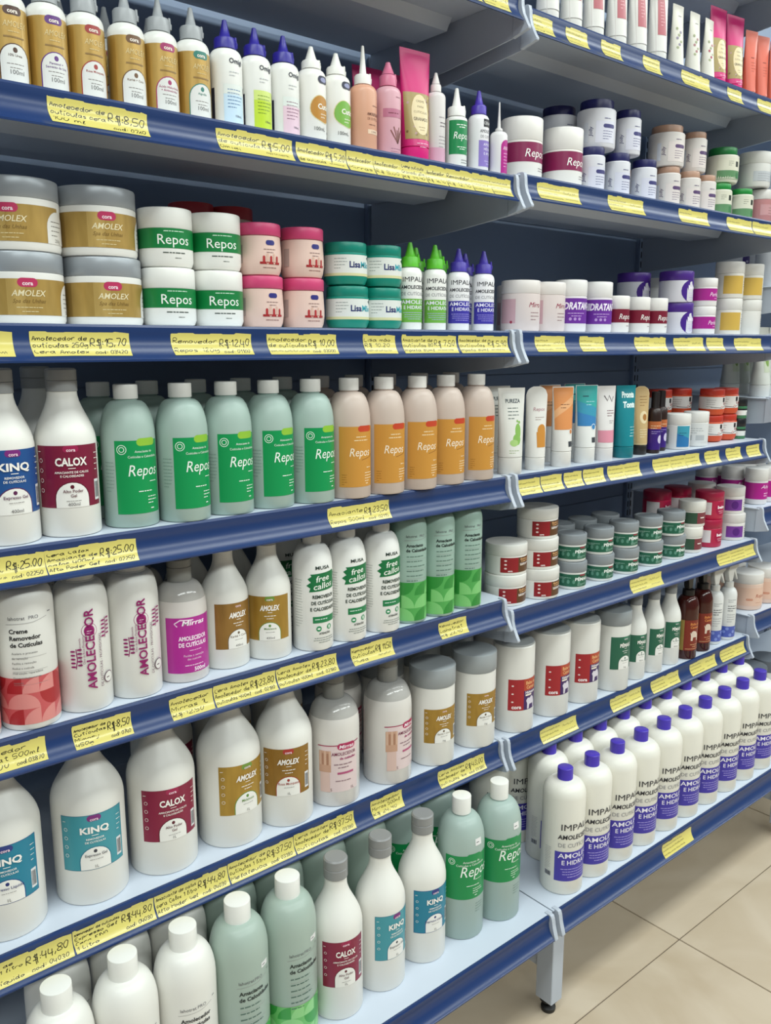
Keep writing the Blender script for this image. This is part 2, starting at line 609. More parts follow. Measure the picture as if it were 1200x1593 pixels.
def jar(name, look, r, h, lid0, col, lidcol, P, rl=None, e=5.0, waist=0.0, mk='plastic', lidk='plastic', lidm=0.0, ribs=None, lip=None, oname='cream_jar'):
    rl = rl or r
    prof = [(0, 1), (r * .7, 1), (r * .78, 0), (r - e, 0), (r - e * .3, e * .25), (r, e)]
    if waist:
        prof += [(r + waist, h * .25), (r + waist, h * .38), (r, lid0 - 1)]
    else:
        prof += [(r, lid0 - 1.2)]
    prof += [(r - 1.2, lid0 - .2), (r - 1.5, lid0 + .8)]
    parts = [('jar_body', lathe(prof, 'jar_body', mat(col, 0.34, 0, mk), 44), None, None)]
    lp = [(rl * .92, lid0), (rl - .5, lid0), (rl, lid0 + .6), (rl, h - 2.4), (rl - .7, h - .7), (rl - 2.4, h)]
    if lip:
        lp += [(rl - 4.5, h), (rl - 5.2, h - 1)]
        lp += [(0, h - 1)]
    else:
        lp += [(0, h)]
    parts.append(('lid', lathe(lp, 'lid', mat(lidcol, 0.34, lidm, lidk), 56 if ribs else 44, (0, ribs, lid0 + .4, h - 2) if ribs else None), None, None))
    with_label(parts, P, round_surf(prof[:-3] + [(r, lid0 + 2)]))
    kind(name, oname, 'jar', look, parts, h, r)
def applicator(name, look, r, h, neck, ring, col, capcol, P, rr=0.62, r2=0.3, mk='plastic', ribs=True, plug=True, sd=.62, oname='applicator_bottle'):
    nz, rz = h * neck, h * ring
    rn = r * rr * .8
    prof = foot(r, 2.5) + dome(r, nz - r * sd, nz - 1, rn, pw=.9) + [(rn, nz + 1)]
    parts = [('body', lathe(prof, 'body', mat(col, .34, 0, mk), 40), None, None)]
    rc = r * rr
    cp = [(rn, nz), (rc, nz), (rc, rz - 3), (rc * .9, rz - 1), (rc * .68, rz), (0, rz)]
    parts.append(('cap', lathe(cp, 'cap', mat(capcol, .36), 48, (0, .5, nz + .4, rz - 2.9) if ribs else None), None, None))
    ci = len(parts) - 1
    rt_ = r * r2
    np_ = [(rt_ * 1.15, rz - .3), (rt_, rz + .6), (rt_ * .62, rz + (h - rz) * .55), (rt_ * .42, h - 3), (rt_ * .36, h - .6), (rt_ * .2, h), (0, h)]
    parts.append(('nozzle', lathe(np_, 'nozzle', mat(capcol, .36), 20), ci, None))
    if plug:
        cx = (rc + 2.6) / 1000.0
        kp = [(0, rz - 9), (2.6, rz - 9), (3.0, rz - 3), (1.9, rz - 2), (1.6, rz + 4), (0, rz + 5)]
        parts.append(('tether_plug', lathe(kp, 'tether_plug', mat(capcol, .36), 14, None, cx * .97, cx * .12), ci, None))
    with_label(parts, P, round_surf(prof))
    kind(name, oname, 'bottle', look, parts, h, r)
def tube(name, look, r, h, cap, col, capcol, P, wide=1.22, rnd=False, mk='plastic', crimp=7.0, oname='cosmetic_tube'):
    n, S = 14, 36
    def ab(z):
        k = min(1, max(0, (z - cap) / (h - crimp - cap)))
        a = r * (1 + (wide - 1) * k)
        b = r * (1 - k) ** .8 * .96 + 0.9
        if rnd and z > h - r * .9:
            q = (z - (h - r * .9)) / (r * .9)
            a *= math.sqrt(max(0.02, 1 - .9 * q * q))
        return a, b
    def supt(a, b, th):
        return a * math.sin(th), -b * math.cos(th)
    bm = bmesh.new()
    rings = []
    zs = [cap + (h - crimp - cap) * i / n for i in range(n + 1)] + [h - crimp * .5, h - .5, h]
    for z in zs:
        a, b = ab(z)
        rings.append([bm.verts.new((supt(a, b, 2 * PI * i / S)[0] / 1000, supt(a, b, 2 * PI * i / S)[1] / 1000, z / 1000)) for i in range(S)])
    for q, t in zip(rings, rings[1:]):
        for i in range(S):
            j = (i + 1) % S
            bm.faces.new((q[i], q[j], t[j], t[i]))
    bm.faces.new(rings[-1])
    bm.faces.new(rings[0][::-1])
    parts = [('body', finish(bm, 'body', mat(col, .33, 0, mk), 60), None, None)]
    cp = [(0, .6), (r * .8, .6), (r * .86, 0), (r * .95, 0), (r * .98, 1), (r * .99, cap - 2.2), (r * .93, cap - 1), (r * .93, cap)]
    parts.append(('cap', lathe(cp, 'cap', mat(capcol, .34), 32), None, None))
    def surf(s, t, off):
        a, b = ab(t)
        th = s / r * .97
        x, y = supt(a + off * .5, b + off, th)
        return (x / 1000, y / 1000, t / 1000)
    with_label(parts, P, surf, tstep=6, base=.3)
    kind(name, oname, 'tube', look, parts, h, r)
def spray(name, look, r, h, sh0, sh1, col, headcol, P, mk='plastic', rough=.34, turn=1.9):
    rn = r * .42
    prof = foot(r) + dome(r, sh0, sh1, rn) + [(rn, sh1 + 3)]
    parts = [('body', lathe(prof, 'body', mat(col, rough, 0, mk), 40), None, None)]
    hm = mat(headcol, .4)
    parts.append(('collar', lathe([(rn * .9, sh1), (rn * 1.25, sh1), (rn * 1.25, sh1 + 13), (rn * .8, sh1 + 15), (0, sh1 + 15)], 'collar', hm, 40, (0, .5, sh1 + .5, sh1 + 13)), None, None))
    bm = bmesh.new()
    z = (sh1 + 15) / 1000.0
    H = h / 1000.0
    add_extrude(bm, [(.010, z), (.012, z + .010), (.018, H - .012), (.014, H - .002), (-.018, H), (-.030, H - .003), (-.031, H - .010), (-.018, H - .013), (-.009, H - .017), (-.007, z)], -.0065, .0065)
    bmesh.ops.bevel(bm, geom=list(bm.edges), offset=.0016, segments=2, affect='EDGES')
    bmesh.ops.rotate(bm, cent=(0, 0, 0), matrix=Matrix.Rotation(turn, 3, 'Z'), verts=bm.verts[:])
    parts.append(('spray_head', finish(bm, 'spray_head', hm, 40), None, None))
    bm = bmesh.new()
    add_extrude(bm, [(-.012, H - .012), (-.019, H - .012), (-.024, H - .026), (-.032, H - .043), (-.029, H - .044), (-.019, H - .028), (-.013, H - .020)], -.0045, .0045)
    bmesh.ops.bevel(bm, geom=list(bm.edges), offset=.0008, segments=1, affect='EDGES')
    bmesh.ops.rotate(bm, cent=(0, 0, 0), matrix=Matrix.Rotation(turn, 3, 'Z'), verts=bm.verts[:])
    parts.append(('trigger', finish(bm, 'trigger', hm, 40), 2, None))
    with_label(parts, P, round_surf(prof))
    kind(name, 'spray_bottle', 'spray bottle', look, parts, h, r)

# ------------------------------------------------------------------ label artwork
def cora(w, t0, h, base, name, sub, vol, tab='a31d5c', arch='ecebe6', ink='f3efe9', accent='3a2030', lines=2, border=None, side=True, cap=None, it=0.0, off=0.0, two=None):
    P = Print()
    s0, s1 = -w / 2 + off, w / 2 + off
    if border:
        P.rect(s0 - .8, t0 - .8, s1 + .8, t0 + h + .8, border)
    P.rect(s0, t0, s1, t0 + h, base)
    c = w * .02
    P.pill(c - w * .11, t0 + h * .89, c + w * .11, t0 + h * 1.0, tab)
    P.arch(c - w * .26, t0, c + w * .24, t0 + h * .42, border or accent)
    P.arch(c - w * .245, t0, c + w * .225, t0 + h * .405, arch)
    P.ell(c - .01 * w, t0 + h * .335, w * .028, w * .03, accent)
    if side:
        P.rect(s1 - w * .13, t0 + h * .08, s1 - w * .03, t0 + h * .42, 'dfe0e2')
        for k in range(7):
            a = s1 - w * .12 + k * w * .0115
            P.rect(a, t0 + h * .12, a + w * (.004 if k % 2 else .007), t0 + h * .38, '33353a')
        P.fine(s0 + w * .03, t0 + h * .9, w * .09, 1, 2, ink, th=.7)
        for k in range(4):
            P.ring(s0 + w * .075, t0 + h * (.76 - .16 * k), w * .03, ink, base, .5)
        P.fine(s1 - w * .12, t0 + h * .85, w * .08, 4, h * .09, ink, th=.8)
    if two:
        for q, ln in enumerate(two.split('|')):
            P.text(c, t0 + h * (.555 - .06 * q), h * .036, ln, ink, bold=.015)
    else:
        P.fine(c, t0 + h * .55, w * .3, lines, h * .06, ink, 'c', th=h * .014)
    P.stroke([(c - w * .05, t0 + h * .635), (c + w * .05, t0 + h * .635)], .8, ink)
    P.text(c, t0 + h * .905, h * .055, 'cora', 'f3d7e2', bold=.02)
    P.text(c, t0 + h * .68, cap or h * .135, name, ink, wd=w * .44, bold=.035, it=it)
    y = t0 + h * .245
    for ln in sub.split('|'):
        P.text(c, y, h * .05, ln, accent, bold=.01)
        y -= h * .075
    P.fine(c, y + h * .01, w * .34, 1, 2, '8d8a88', 'c', th=.7)
    P.text(c, t0 + h * .03, h * .055, vol, '5a5658')
    return P
def gold_app(accent, sub):
    P = Print()
    P.rect(-36, 3, 36, 83, 'b4924c')
    P.rect(-36, 3, -22, 83, 'a5823d')
    P.rect(10, 3, 17, 83, 'c3a463')
    P.pill(-9, 75, 11, 84, accent)
    P.arch(-16, 3, 18, 47, accent)
    P.arch(-14.8, 3, 16.8, 45.8, 'dcdcd8')
    P.stroke([(-10, 53), (12, 53)], 1.6, '8a6a30')
    P.fine(1, 58, 20, 1, 3, 'd3bd85', 'c', th=.9)
    P.fine(1, 25.5, 22, 2, 4, '77706c', 'c', th=.8)
    P.ell(1, 40, 2.4, 2.8, accent)
    P.text(1, 77, 4.4, 'cora', 'f0e6da', bold=.03)
    P.text(3, 63, 6.4, 'AMOLEX', 'd9c48d', wd=26, it=.25)
    y = 33.5
    for ln in sub.split('|'):
        P.text(1, y, 2.6, ln, accent, bold=.01)
        y -= 3.8
    P.text(2, 15.5, 4.8, '100ml', '4b4a4a')
    return P
for i, (ac, sub, cn) in enumerate((('4a2c1c', '10% Ureia', 'brown'), ('5d2a7a', 'Pantenol +|Semente de Uva', 'purple'), ('9c2f2a', 'Rosa Mosqueta', 'red'),
                                   ('6b4a2a', 'Karité + Coco', 'tan'), ('a02a63', 'Ácido Hialurônico|+ Aminoácidos', 'magenta'), ('2f7a6d', 'Algodão', 'teal'))):
    applicator('gold%d' % (i + 1), 'gold-label nozzle bottle with %s arch trim' % cn, 21.7, 139, .72, .84, 'e4e4df', '9ea2a5', gold_app(ac, sub), rr=.64, r2=.32)
for i, (c1, c2, cn) in enumerate((('c5dcec', '5a7fa8', 'pale blue'), ('bcd62c', '6f8f1a', 'lime'), ('e3c4d2', '8a5f78', 'pale pink'))):
    P = Print().rect(-14, 4, 16, 54, c1)
    P.rect(-14, 42, 16, 54, 'dde3de' if i != 1 else 'cfe07a').rect(-33, 8, -27, 50, '2a2c3c')
    P.fine(-9, 47, 22, 6, 4.2, c2, th=.9).ring(22, 50, 4, '4a4a55', 'e6e6e2', .7).fine(-6, 68, 16, 2, 4, 'b9bcc0', th=.8)
    P.text(4, 79, 6, 'Omigi', '26273a', bold=.02)
    P.text(6, 15, 2.8, '100mL', '333344')
    applicator('omigi%d' % (i + 1), 'white nozzle bottle, blue cap, %s lower print' % cn, 21, 135, .735, .84, 'e9e9e4', '2b2391', P, rr=.68, r2=.36)
for i, (c1, cn) in enumerate((('b9812c', 'orange'), ('79b046', 'green'))):
    P = Print()
    P.poly([(4 + 17 * math.cos(a) * (1 + .18 * math.cos(2 * a)), 47 + 20 * math.sin(a) * (1 + .16 * math.cos(2 * a + .6))) for a in [2 * PI * k / 28 for k in range(28)]], 'd9cfa0')
    P.poly([(4 + 16 * math.cos(a) * (1 + .18 * math.cos(2 * a)), 47 + 19 * math.sin(a) * (1 + .16 * math.cos(2 * a + .6))) for a in [2 * PI * k / 28 for k in range(28)]], c1)
    P.pill(-4, 80, 16, 90, '1e1f3c').ell(6, 85, 6, 3, '8f92b8').fine(0, 40, 14, 2, 4, 'f0ead6', th=.9).rect(20, 18, 23, 21, '222222').rect(20, 11, 23, 14, '222222')
    P.text(6, 47, 7, 'Cutic', 'f3efe2', bold=.03).text(-1, 19, 5, '100mL', '4c4c4c')
    applicator('cutic%d' % (i + 1), 'white nozzle bottle with rounded %s blot' % cn, 20.5, 131, .77, .86, 'eceae4', 'e9e8e2', P, rr=.66, r2=.4)
P = Print().rect(-6, 28, 16, 34, 'e6c9ad').fine(2, 66, 20, 1, 4, '8a5a44', th=1).fine(-4, 40, 20, 1, 3, '7b4a36', th=1)
P.text(6, 53, 4, 'AMOLECEDOR', '6a3d2e', wd=26, bold=.02).text(6, 47, 3.4, 'DE CUTÍCULAS', '8a5c48', wd=25).text(5, 29.5, 3, '120ML', '6a3d2e')
applicator('peach', 'peach bottle with long thin white nozzle', 20.5, 151, .645, .74, 'd9a387', 'e9e7e2', P, rr=.6, r2=.26)
P = Print().rect(-20, 58, 24, 70, 'b9708a').fine(-12, 63, 30, 1, 3, '7c3048', th=1.4).fine(0, 86, 16, 1, 4, '9a5a6e', th=1).fine(-8, 14, 26, 2, 4, 'a8788a', th=.9)
for k in range(6):
    P.stroke([(4, 22), (4 + (k - 2.5) * 3, 32 + 4 * (k % 3)), (4 + (k - 2.5) * 5, 40 + 5 * (k % 2))], 1.8, '7d4a43')
applicator('rosebot', 'translucent pink nozzle bottle with rose cap', 19.5, 138, .75, .87, 'd9a7b2', 'd0708f', P, rr=.66, r2=.5, ribs=False)
def granado_print(k=1.0):
    P = Print().rect(-30, 36, 30, 104, 'a6935c')
    rnd = random.Random(3)
    for q in range(34):
        fx, fy = rnd.uniform(-26, 26), rnd.uniform(40, 100)
        P.e.append(('b', [(fx - 2.5, fy - 1), (fx + 1, fy - 2), (fx + 2.6, fy + 1.4), (fx - .8, fy + 2.2)], rnd.choice(['6f5a2e', 'c9b87e', '8c7440', 'b08f8a'])))
    P.ell(0, 72, 17, 31, 'a58d52').ell(0, 72, 16, 30, 'e0cfa4')
    P.fine(0, 53, 14, 2, 4, '8a6c48', 'c', th=.9).fine(0, 29, 26, 2, 5, 'f1b6cf', 'c', th=1.2)
    P.text(0, 90, 3.4, 'CREME', '6b5236').text(0, 82, 3.4, 'PARA', '6b5236').text(0, 74, 3.4, 'CUTÍCULAS', '6b5236').text(0, 63, 5, 'GRANADO', '4d3a26', wd=27, bold=.02)
    return P
tube('granado', 'hot pink tube with cream oval', 23, 167, 26, 'cf2374', 'd81f78', granado_print(), wide=1.28)
P = Print().rect(-20, 6, 20, 30, 'cf9fb3').fine(-6, 74, 20, 1, 4, '9b8f96', th=1).fine(-4, 66, 22, 2, 5, '5b4a55', th=1.2).fine(-6, 46, 18, 4, 5, '9d9298', th=.8)
applicator('whitepink', 'slim white nozzle bottle with pink base', 15.5, 142, .8, .88, 'dcd6d4', 'e3deda', P, rr=.55, r2=.42, ribs=False, plug=False)
def repos_print(w, t0, h, base, cap, wd, it=.22, extra=True, s0=None, ink='f2f4ee', tc=0.45, off=0):
    P = Print()
    s0 = -w / 2 if s0 is None else s0
    P.rect(s0, t0, w / 2, t0 + h, base)
    if extra:
        P.fine(off, t0 + h * .85, wd * .8, 2, h * .07, ink, 'c', th=h * .025)
        P.fine(off, t0 + h * .2, wd * .7, 2, h * .06, ink, 'c', th=h * .02)
    P.text(off, t0 + h * tc, cap, 'Repos', ink, wd=wd, it=it)
    return P
P = repos_print(46, 26, 51, '12854a', 11, 30)
P.ring(15, 28, 4, 'dfeee2', '12854a', .8).fine(-2, 17, 26, 2, 4, '555a55', 'l', th=.8)
applicator('reposmini', 'small white nozzle bottle with green label', 17.5, 128, .66, .78, 'ecece7', 'ebeae6', P, rr=.82, r2=.42, sd=.3)
def impala_print(k, panel, dt=0, ink='24242e'):
    """AMOLECE E HIDRATA artwork; k = scale, printed slightly round the front"""
    P = Print()
    def T(v):
        return v * k + dt
    P.rect(-30 * k, T(10), 30 * k, T(50), panel)
    P.fine(0, T(26), 48 * k, 4, 3.6 * k, 'b7aee6', 'c', th=.8 * k)
    P.text(0, T(79), 8.6 * k, 'IMPALA', ink, wd=46 * k)
    P.text(0, T(67), 6.0 * k, 'AMOLECEDOR', ink, wd=54 * k, bold=.02, it=.1)
    P.text(0, T(56), 5.6 * k, 'DE CUTÍCULAS', '8a8a90', wd=52 * k)
    P.text(0, T(41.5), 6.6 * k, 'AMOLECE', 'f1eefb', wd=52 * k, bold=.012)
    P.text(0, T(32.5), 6.2 * k, 'E HIDRATA', 'f1eefb', wd=42 * k, bold=.012)
    return P
P = Print().rect(-14, 14, 22, 54, '8a76c0').rect(-6, 75, 22, 87, '1d1b22').fine(6, 22, 24, 2, 4, 'c9bfe6', 'c', th=1)
P.text(7, 78.5, 4.6, 'CERAMIDAS', 'e8e8e8', wd=25).text(5, 66, 5, 'AMOLECEDOR', '3a3a44', wd=34).text(5, 58, 4.4, 'DE CUTÍCULAS', '8a8a90', wd=32)
P.text(6, 46, 4.2, 'AMOLECE', 'f0eef8', wd=24).text(6, 39, 4.2, 'HIDRATA', 'f0eef8', wd=22).text(6, 32, 4.2, 'E AMACIA', 'f0eef8', wd=22)
applicator('impmini', 'small white nozzle bottle with violet cap', 17.5, 133, .72, .83, 'e9e7ea', '4a35a8', P, rr=.72, r2=.42)
P = Print().arch(-2, 6, 20, 58, 'b01a86').fine(3, 36, 12, 5, 5, 'eebbdf', th=.9)
P.text(9, 42, 6, 'ANITA', 'f3dcec', wd=15, it=.2)
applicator('anita', 'tiny white nozzle bottle with magenta arch', 14.5, 118, .62, .66, 'e6e3e4', 'd9d6d4', P, rr=.42, r2=.2, ribs=False, plug=False)
P = repos_print(190, 30, 32, '86204f', 14, 46, extra=False, tc=.25, off=4)
P.fine(8, 20, 34, 2, 4, '6c5a62', th=.9)
jar('repospurple', 'white jar with plum band', 36.5, 104, 66, 'efece6', 'edeae5', P, e=4)
# jars of the right bay, second shelf
def medic(base, ink):
    P = Print().rect(-8, 8, 34, 46, base).pill(6, 34, 32, 41, ink).fine(8, 50, 22, 1, 3, ink, th=1.2).fine(6, 28, 24, 4, 4.5, ink, th=.9).rect(-30, 10, -22, 44, 'cfd2dc')
    P.text(-14, 28, 7, 'Jolly', ink, rot=PI / 2, it=.2)
    return P
jar('navy_s', 'small jar with navy lid', 25, 82, 66, 'dcdce2', '1b1c58', medic('d3d3e0', '3b3a72'), rl=23, ribs=.7, e=4)
jar('navy_b', 'larger jar with navy lid', 36, 86, 68, 'dcdce2', '1b1c58', medic('d3d3e0', '3b3a72'), rl=31, ribs=.8, e=5)
jar('beige_s', 'small white jar with beige lid', 25, 80, 66, 'd9d3cf', 'b58f79', medic('d9cfcb', '57406a'), rl=22.5, ribs=.6, e=4)
jar('beige_b', 'larger white jar with beige lid', 36, 80, 64, 'd9d3cf', 'b58f79', medic('d9cfcb', '57406a'), rl=31, ribs=.8, e=5)
def greenlab():
    P = Print().rect(-34, 8, 40, 26, '5d8a5f').rect(-34, 26, 40, 52, 'd5d3c0').rect(8, 34, 17, 45, '222a22').fine(-10, 44, 14, 3, 4, '6f7668', th=.9).rect(10, 10, 26, 22, '3f7a4b')
    return P
jar('greenlid_s', 'small cream jar with green lid', 27, 70, 56, 'd8d6c6', '1e8a3a', greenlab(), rl=24, e=5)
jar('greenlid_b', 'larger cream jar with green lid', 35, 76, 58, 'd8d6c6', '1f7a3c', greenlab(), rl=30, e=9)
jar('whitejar_b', 'plain white jar with grey band', 36, 78, 52, 'd9d8d4', 'e2e1dc', Print().rect(-40, 12, 16, 34, 'b9bcc0').fine(-30, 28, 36, 4, 5, '8a8d92', th=.9))
jar('rosejar', 'small jar with dusty rose body', 27, 78, 56, 'b87f80', 'dedbd7', Print().rect(-30, 20, 30, 44, 'c39294').fine(-10, 36, 30, 3, 6, '7d4d52', th=1))
# tubes of the top shelf
P = Print().poly([(-9, 60), (13, 60), (10, 132), (-6, 132)], 'b5646c').fine(-1, 120, 9, 8, 6, 'e3b7bb', th=1).stroke([(-13, 24), (-13, 130)], 1.4, 'cfc7c2')
tube('tubewp', 'white tube with dusty rose panel', 20, 150, 30, 'dcd9d3', 'd8d5cf', P, wide=1.05)
for i, (c1, cn) in enumerate((('8d8498', 'grey'), ('a8787a', 'rust'), ('a8485a', 'red'))):
    P = Print().fine(-4, 112, 16, 1, 4, '8a8784', 'l', th=1.6)
    for k in range(7):
        P.ell(-10 + 5 * (k % 3), 52 + 6 * k, 3.2, 2.6, c1 if k % 2 else '9aa07a')
    tube('flower%d' % (i + 1), 'slim ivory tube with %s flower print' % cn, 16.5, 134, 20, 'd9d5c9', 'd5d1c6', P, wide=1.1)
tube('coral', 'coral tube with white cap', 16, 150, 22, 'd8664f', 'e6e0da', Print().fine(-6, 92, 16, 1, 4, '8f3a2c', th=1.6).fine(-6, 82, 14, 4, 6, 'b04f3d', th=.9), wide=1.2)
jar('purplejar', 'purple jar at the rail end', 32, 70, 50, '6a2a8a', '5a1f78', Print().rect(-30, 12, 30, 40, '7d3a9c'))
# third shelf jars
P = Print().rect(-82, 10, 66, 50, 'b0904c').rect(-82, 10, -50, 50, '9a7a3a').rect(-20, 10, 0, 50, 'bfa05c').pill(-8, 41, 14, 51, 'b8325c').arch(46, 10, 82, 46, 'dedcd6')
P.fine(4, 18, 34, 2, 4.5, 'd8c694', 'c', th=.9).fine(52, 34, 22, 4, 5, '6a6763', th=.9)
P.text(3, 43, 4.6, 'cora', 'f1d9df', bold=.03).text(4, 31, 7, 'AMOLEX', 'e6dab4', wd=38, it=.25, bold=.01).text(4, 23.5, 4.6, 'Spa das Unhas', '7a5f2c', wd=36, it=.35).text(63, 12, 4, '250g', '5c5955')
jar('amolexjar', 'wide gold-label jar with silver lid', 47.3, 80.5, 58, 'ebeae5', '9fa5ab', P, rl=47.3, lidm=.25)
P = repos_print(215, 23, 24, '0f7a3c', 12.5, 42, it=0, extra=False, tc=.2, off=2)
P.fine(2, 43, 44, 1, 4, 'cfe6d4', 'c', th=1).fine(2, 17, 50, 1, 4, '3f4a42', 'c', th=1.2).fine(6, 11, 14, 1, 4, '3f4a42', 'c', th=.7)
jar('repos120', 'white jar with wide green band', 34.5, 72.5, 47, 'efefea', 'eeeee9', P, e=8)
P = Print().pill(-6, 40, 8, 46.5, '2a2b78').fine(0, 34, 22, 2, 4, '8b6f6c', 'c', th=.9).rect(-15, 15, 17, 18, 'a32b2e').fine(0, 10, 36, 1, 4, '8b5f5c', 'c', th=.9)
for k in range(5):
    P.pill(-11 + 5.2 * k, 15, -7.6 + 5.2 * k, 26 + (k % 2) * 3, 'd9b3a2' if k % 2 else 'b03436')
P.rect(-50, 16, -40, 40, 'b5a09a')
jar('pinkjar', 'blush jar with pink lid', 30, 69.5, 53, 'e2c4b8', 'd04878', P, rl=31, waist=1.5, e=7)
P = Print().rect(-40, 20, 40, 40, 'dcdcd4')
jar('redjar', 'pale jar with dark red lid', 33, 90, 72, 'd4b8ad', 'a8202c', P, ribs=.6)
P = Print().rect(-100, 18, 100, 44, 'dfe2dd').rect(-100, 14, 100, 18, 'd6d3a4').poly([(22, 40), (34, 46), (34, 34)], '16363a').fine(-34, 38, 20, 4, 4.5, '8a9490', th=.9)
P.text(-2, 26, 9, 'Lisa', '1b2a66', wd=18, bold=.03).text(18, 26, 9, 'Mão', '2f9fae', wd=20, bold=.02)
jar('lisa', 'teal jar with white label band', 32.5, 62.5, 47, '128a78', '0f8674', P, rl=31.5, e=11)
applicator('imp80g', 'nozzle bottle with lime cap', 19, 135, .72, .84, 'efefeb', '5fc32e', impala_print(.9, '6fae45', 3), rr=.72, r2=.44)
applicator('imp80p', 'nozzle bottle with purple cap', 19, 133, .72, .84, 'eeedf0', '4a3cab', impala_print(.9, '3d35a0', 3), rr=.72, r2=.44)
P = Print().rect(-60, 14, -26, 56, 'c9a3ab').ell(-34, 16, 2.6, 2.6, 'a03a52').fine(2, 32, 24, 3, 6, '8f6a70', 'l', th=1)
P.text(12, 42, 9, 'Mirra', '9a2a4c', it=.35, wd=28)
jar('mirra', 'tall blush-white jar', 35, 89, 66, 'dfd2cf', 'e6e0dc', P, e=4)
P = Print().rect(-80, 16, 80, 62, '6b2f98').fine(0, 34, 40, 2, 5, 'cdb0e0', 'c', th=1.2)
for k in range(3):
    P.ell(-12 + 9 * k, 24, 2.8, 2.8, 'b996d2')
P.text(2, 42, 13, 'HIDRATANTE', 'f0e8f5', wd=78, bold=.04, it=.2)
jar('hidra', 'tall white jar with purple band', 30.4, 96, 66, 'e9e6ea', 'e8e6e4', P, e=4)
P = repos_print(140, 20, 26, '78182f', 11, 30, extra=False, tc=.25, off=4)
P.fine(6, 13, 22, 1, 4, '6d4048', th=.9)
jar('repos_s', 'small white jar with maroon band', 24, 72, 47, 'ece9e5', 'ebe8e4', P, e=4)
P = Print().ell(18, 24, 27, 24, '432083').fine(20, 19, 26, 2, 5, 'd3c6ec', 'c', th=1.3).fine(20, 10, 20, 2, 4, 'b5a4dc', 'c', th=1)
P.text(20, 28, 8, 'beira', 'f1ecf8', wd=24, bold=.05)
jar('beira', 'jar with purple lid, emblem', 36, 66, 46, 'dcdae2', '4b2787', P, e=4)
P = Print().rect(-60, 12, 60, 38, 'a8258a').fine(4, 16, 20, 1, 4, 'e7b5db', th=1)
P.text(8, 21, 9, 'Perfeita', 'f4e2f0', wd=34, it=.35)
jar('perf', 'small white jar with magenta band', 28, 61, 42, 'e8e5e4', 'e9e6e3', P, e=3)
def yel(c):
    P = Print().rect(-44, 10, 6, 50, c) if c else Print()
    P.fine(10, 46, 18, 1, 4, '77756f', th=1).fine(10, 36, 20, 3, 5, '4a4945', th=1.3).fine(10, 14, 18, 1, 4, '9a9890', th=.8)
    return P
jar('yellowjar', 'white jar with golden panel', 32, 82, 56, 'e3e0d8', 'dedcd7', yel('cda94f'), e=3)
jar('yellowjar_p', 'white jar with plain text panel', 32, 82, 56, 'e1dfda', 'dedcd7', yel(None), e=3)
jar('plainjar', 'plain white wide jar', 36, 66, 44, 'd6d5d2', 'd9d8d5', Print().fine(-10, 30, 30, 3, 6, 'a5a5a5', th=1), e=3)
# fourth shelf
cap_f = mat('8d8f90', .3, .2, 'plastic')
P = cora(82, 36, 74, '1f4f8d', 'KINQ', 'Expresso Gel', '400ml', tab='7a2a78', accent='5d2350', cap=9, two='REMOVEDOR|DE CUTÍCULAS')
bottle('kinq400', 'white bottle with blue label', 36, 200, 108, 172, 17, 172, 18, 'e6e5df', '97999a', P, 'bell', mid=185)
P = cora(82, 36, 74, '7a1838', 'CALOX', 'Alto Poder|Gel', '400ml', tab='9c1f4c', accent='5a1228', cap=9.5, two='AMACIANTE DE CALOS|E CALOSIDADES')
bottle('calox400', 'white bottle with maroon label', 36, 199, 108, 172, 17, 172, 18, 'e6e5df', '97999a', P, 'bell', mid=185)
def repos_bottle(base, tab, w, t0, h, wd, ink, tx=2):
    P = Print().rect(-w / 2, t0, w / 2, t0 + h, base).pill(-4, t0 + h - 7, 24, t0 + h + 2.5, tab)
    P.ring(-w * .36, t0 + h - 11, 6, ink, base, .8).text(5, t0 + h * .835, w * .05, 'Amaciante de', ink).text(5, t0 + h * .765, w * .05, 'Cutículas e Calosidades', ink)
    P.ell(-w * .36, t0 + h - 11, 3.4, 3.4, ink).ell(-w * .36, t0 + h - 11, 2.6, 2.6, base)
    P.fine(12, t0 + h * .43, w * .3, 1, 4, ink, 'l', th=.9).fine(-4, t0 + h * .3, w * .5, 1, 4, ink, 'l', th=1.1).fine(8, t0 + h * .22, w * .26, 3, 4, ink, 'l', th=1).fine(12, t0 + 5, 8, 1, 4, ink, th=1.3)
    P.fine(-w * .75, t0 + h * .7, 14, 9, 4.5, '7f9a92', th=.7)
    P.text(tx, t0 + h * .52, wd * .36, 'Repos', ink, wd=wd, it=.22)
    return P
bottle('repos500g', 'frosted aqua bottle with green label', 33.7, 178, 112, 158, 13.5, 160, 15, 'b2c9c0', 'e6e6e1', repos_bottle('0c9250', '8fbf3c', 62, 18, 92, 41, 'eef6ee', 5), mk='milky')
Pa = Print().rect(-31, 18, 31, 108, 'c98f3e').pill(-2, 100, 26, 109, 'c2452a').fine(4, 92, 30, 1, 4, 'f0dcb4', 'c', th=1.2).fine(4, 87, 40, 1, 4, 'f0dcb4', 'c', th=1.2)
Pa.fine(14, 46, 18, 1, 4, 'f3e2c2', th=1).fine(10, 38, 20, 4, 4, 'f3e2c2', th=1).fine(-27, 36, 8, 5, 3.6, 'a3702a', th=1).fine(12, 22, 8, 1, 4, 'f3e2c2', th=1.2)
Pa.stroke([(4, 58), (22, 62), (28, 66)], .8, '8a5a28')
Pa.text(3, 64, 13, 'Repos', 'f4e7d2', wd=36, it=.22)
bottle('repos500a', 'frosted peach bottle with amber label', 32.4, 178, 112, 158, 13.5, 160, 15, 'd8c6ba', 'e2dfda', Pa, mk='milky')
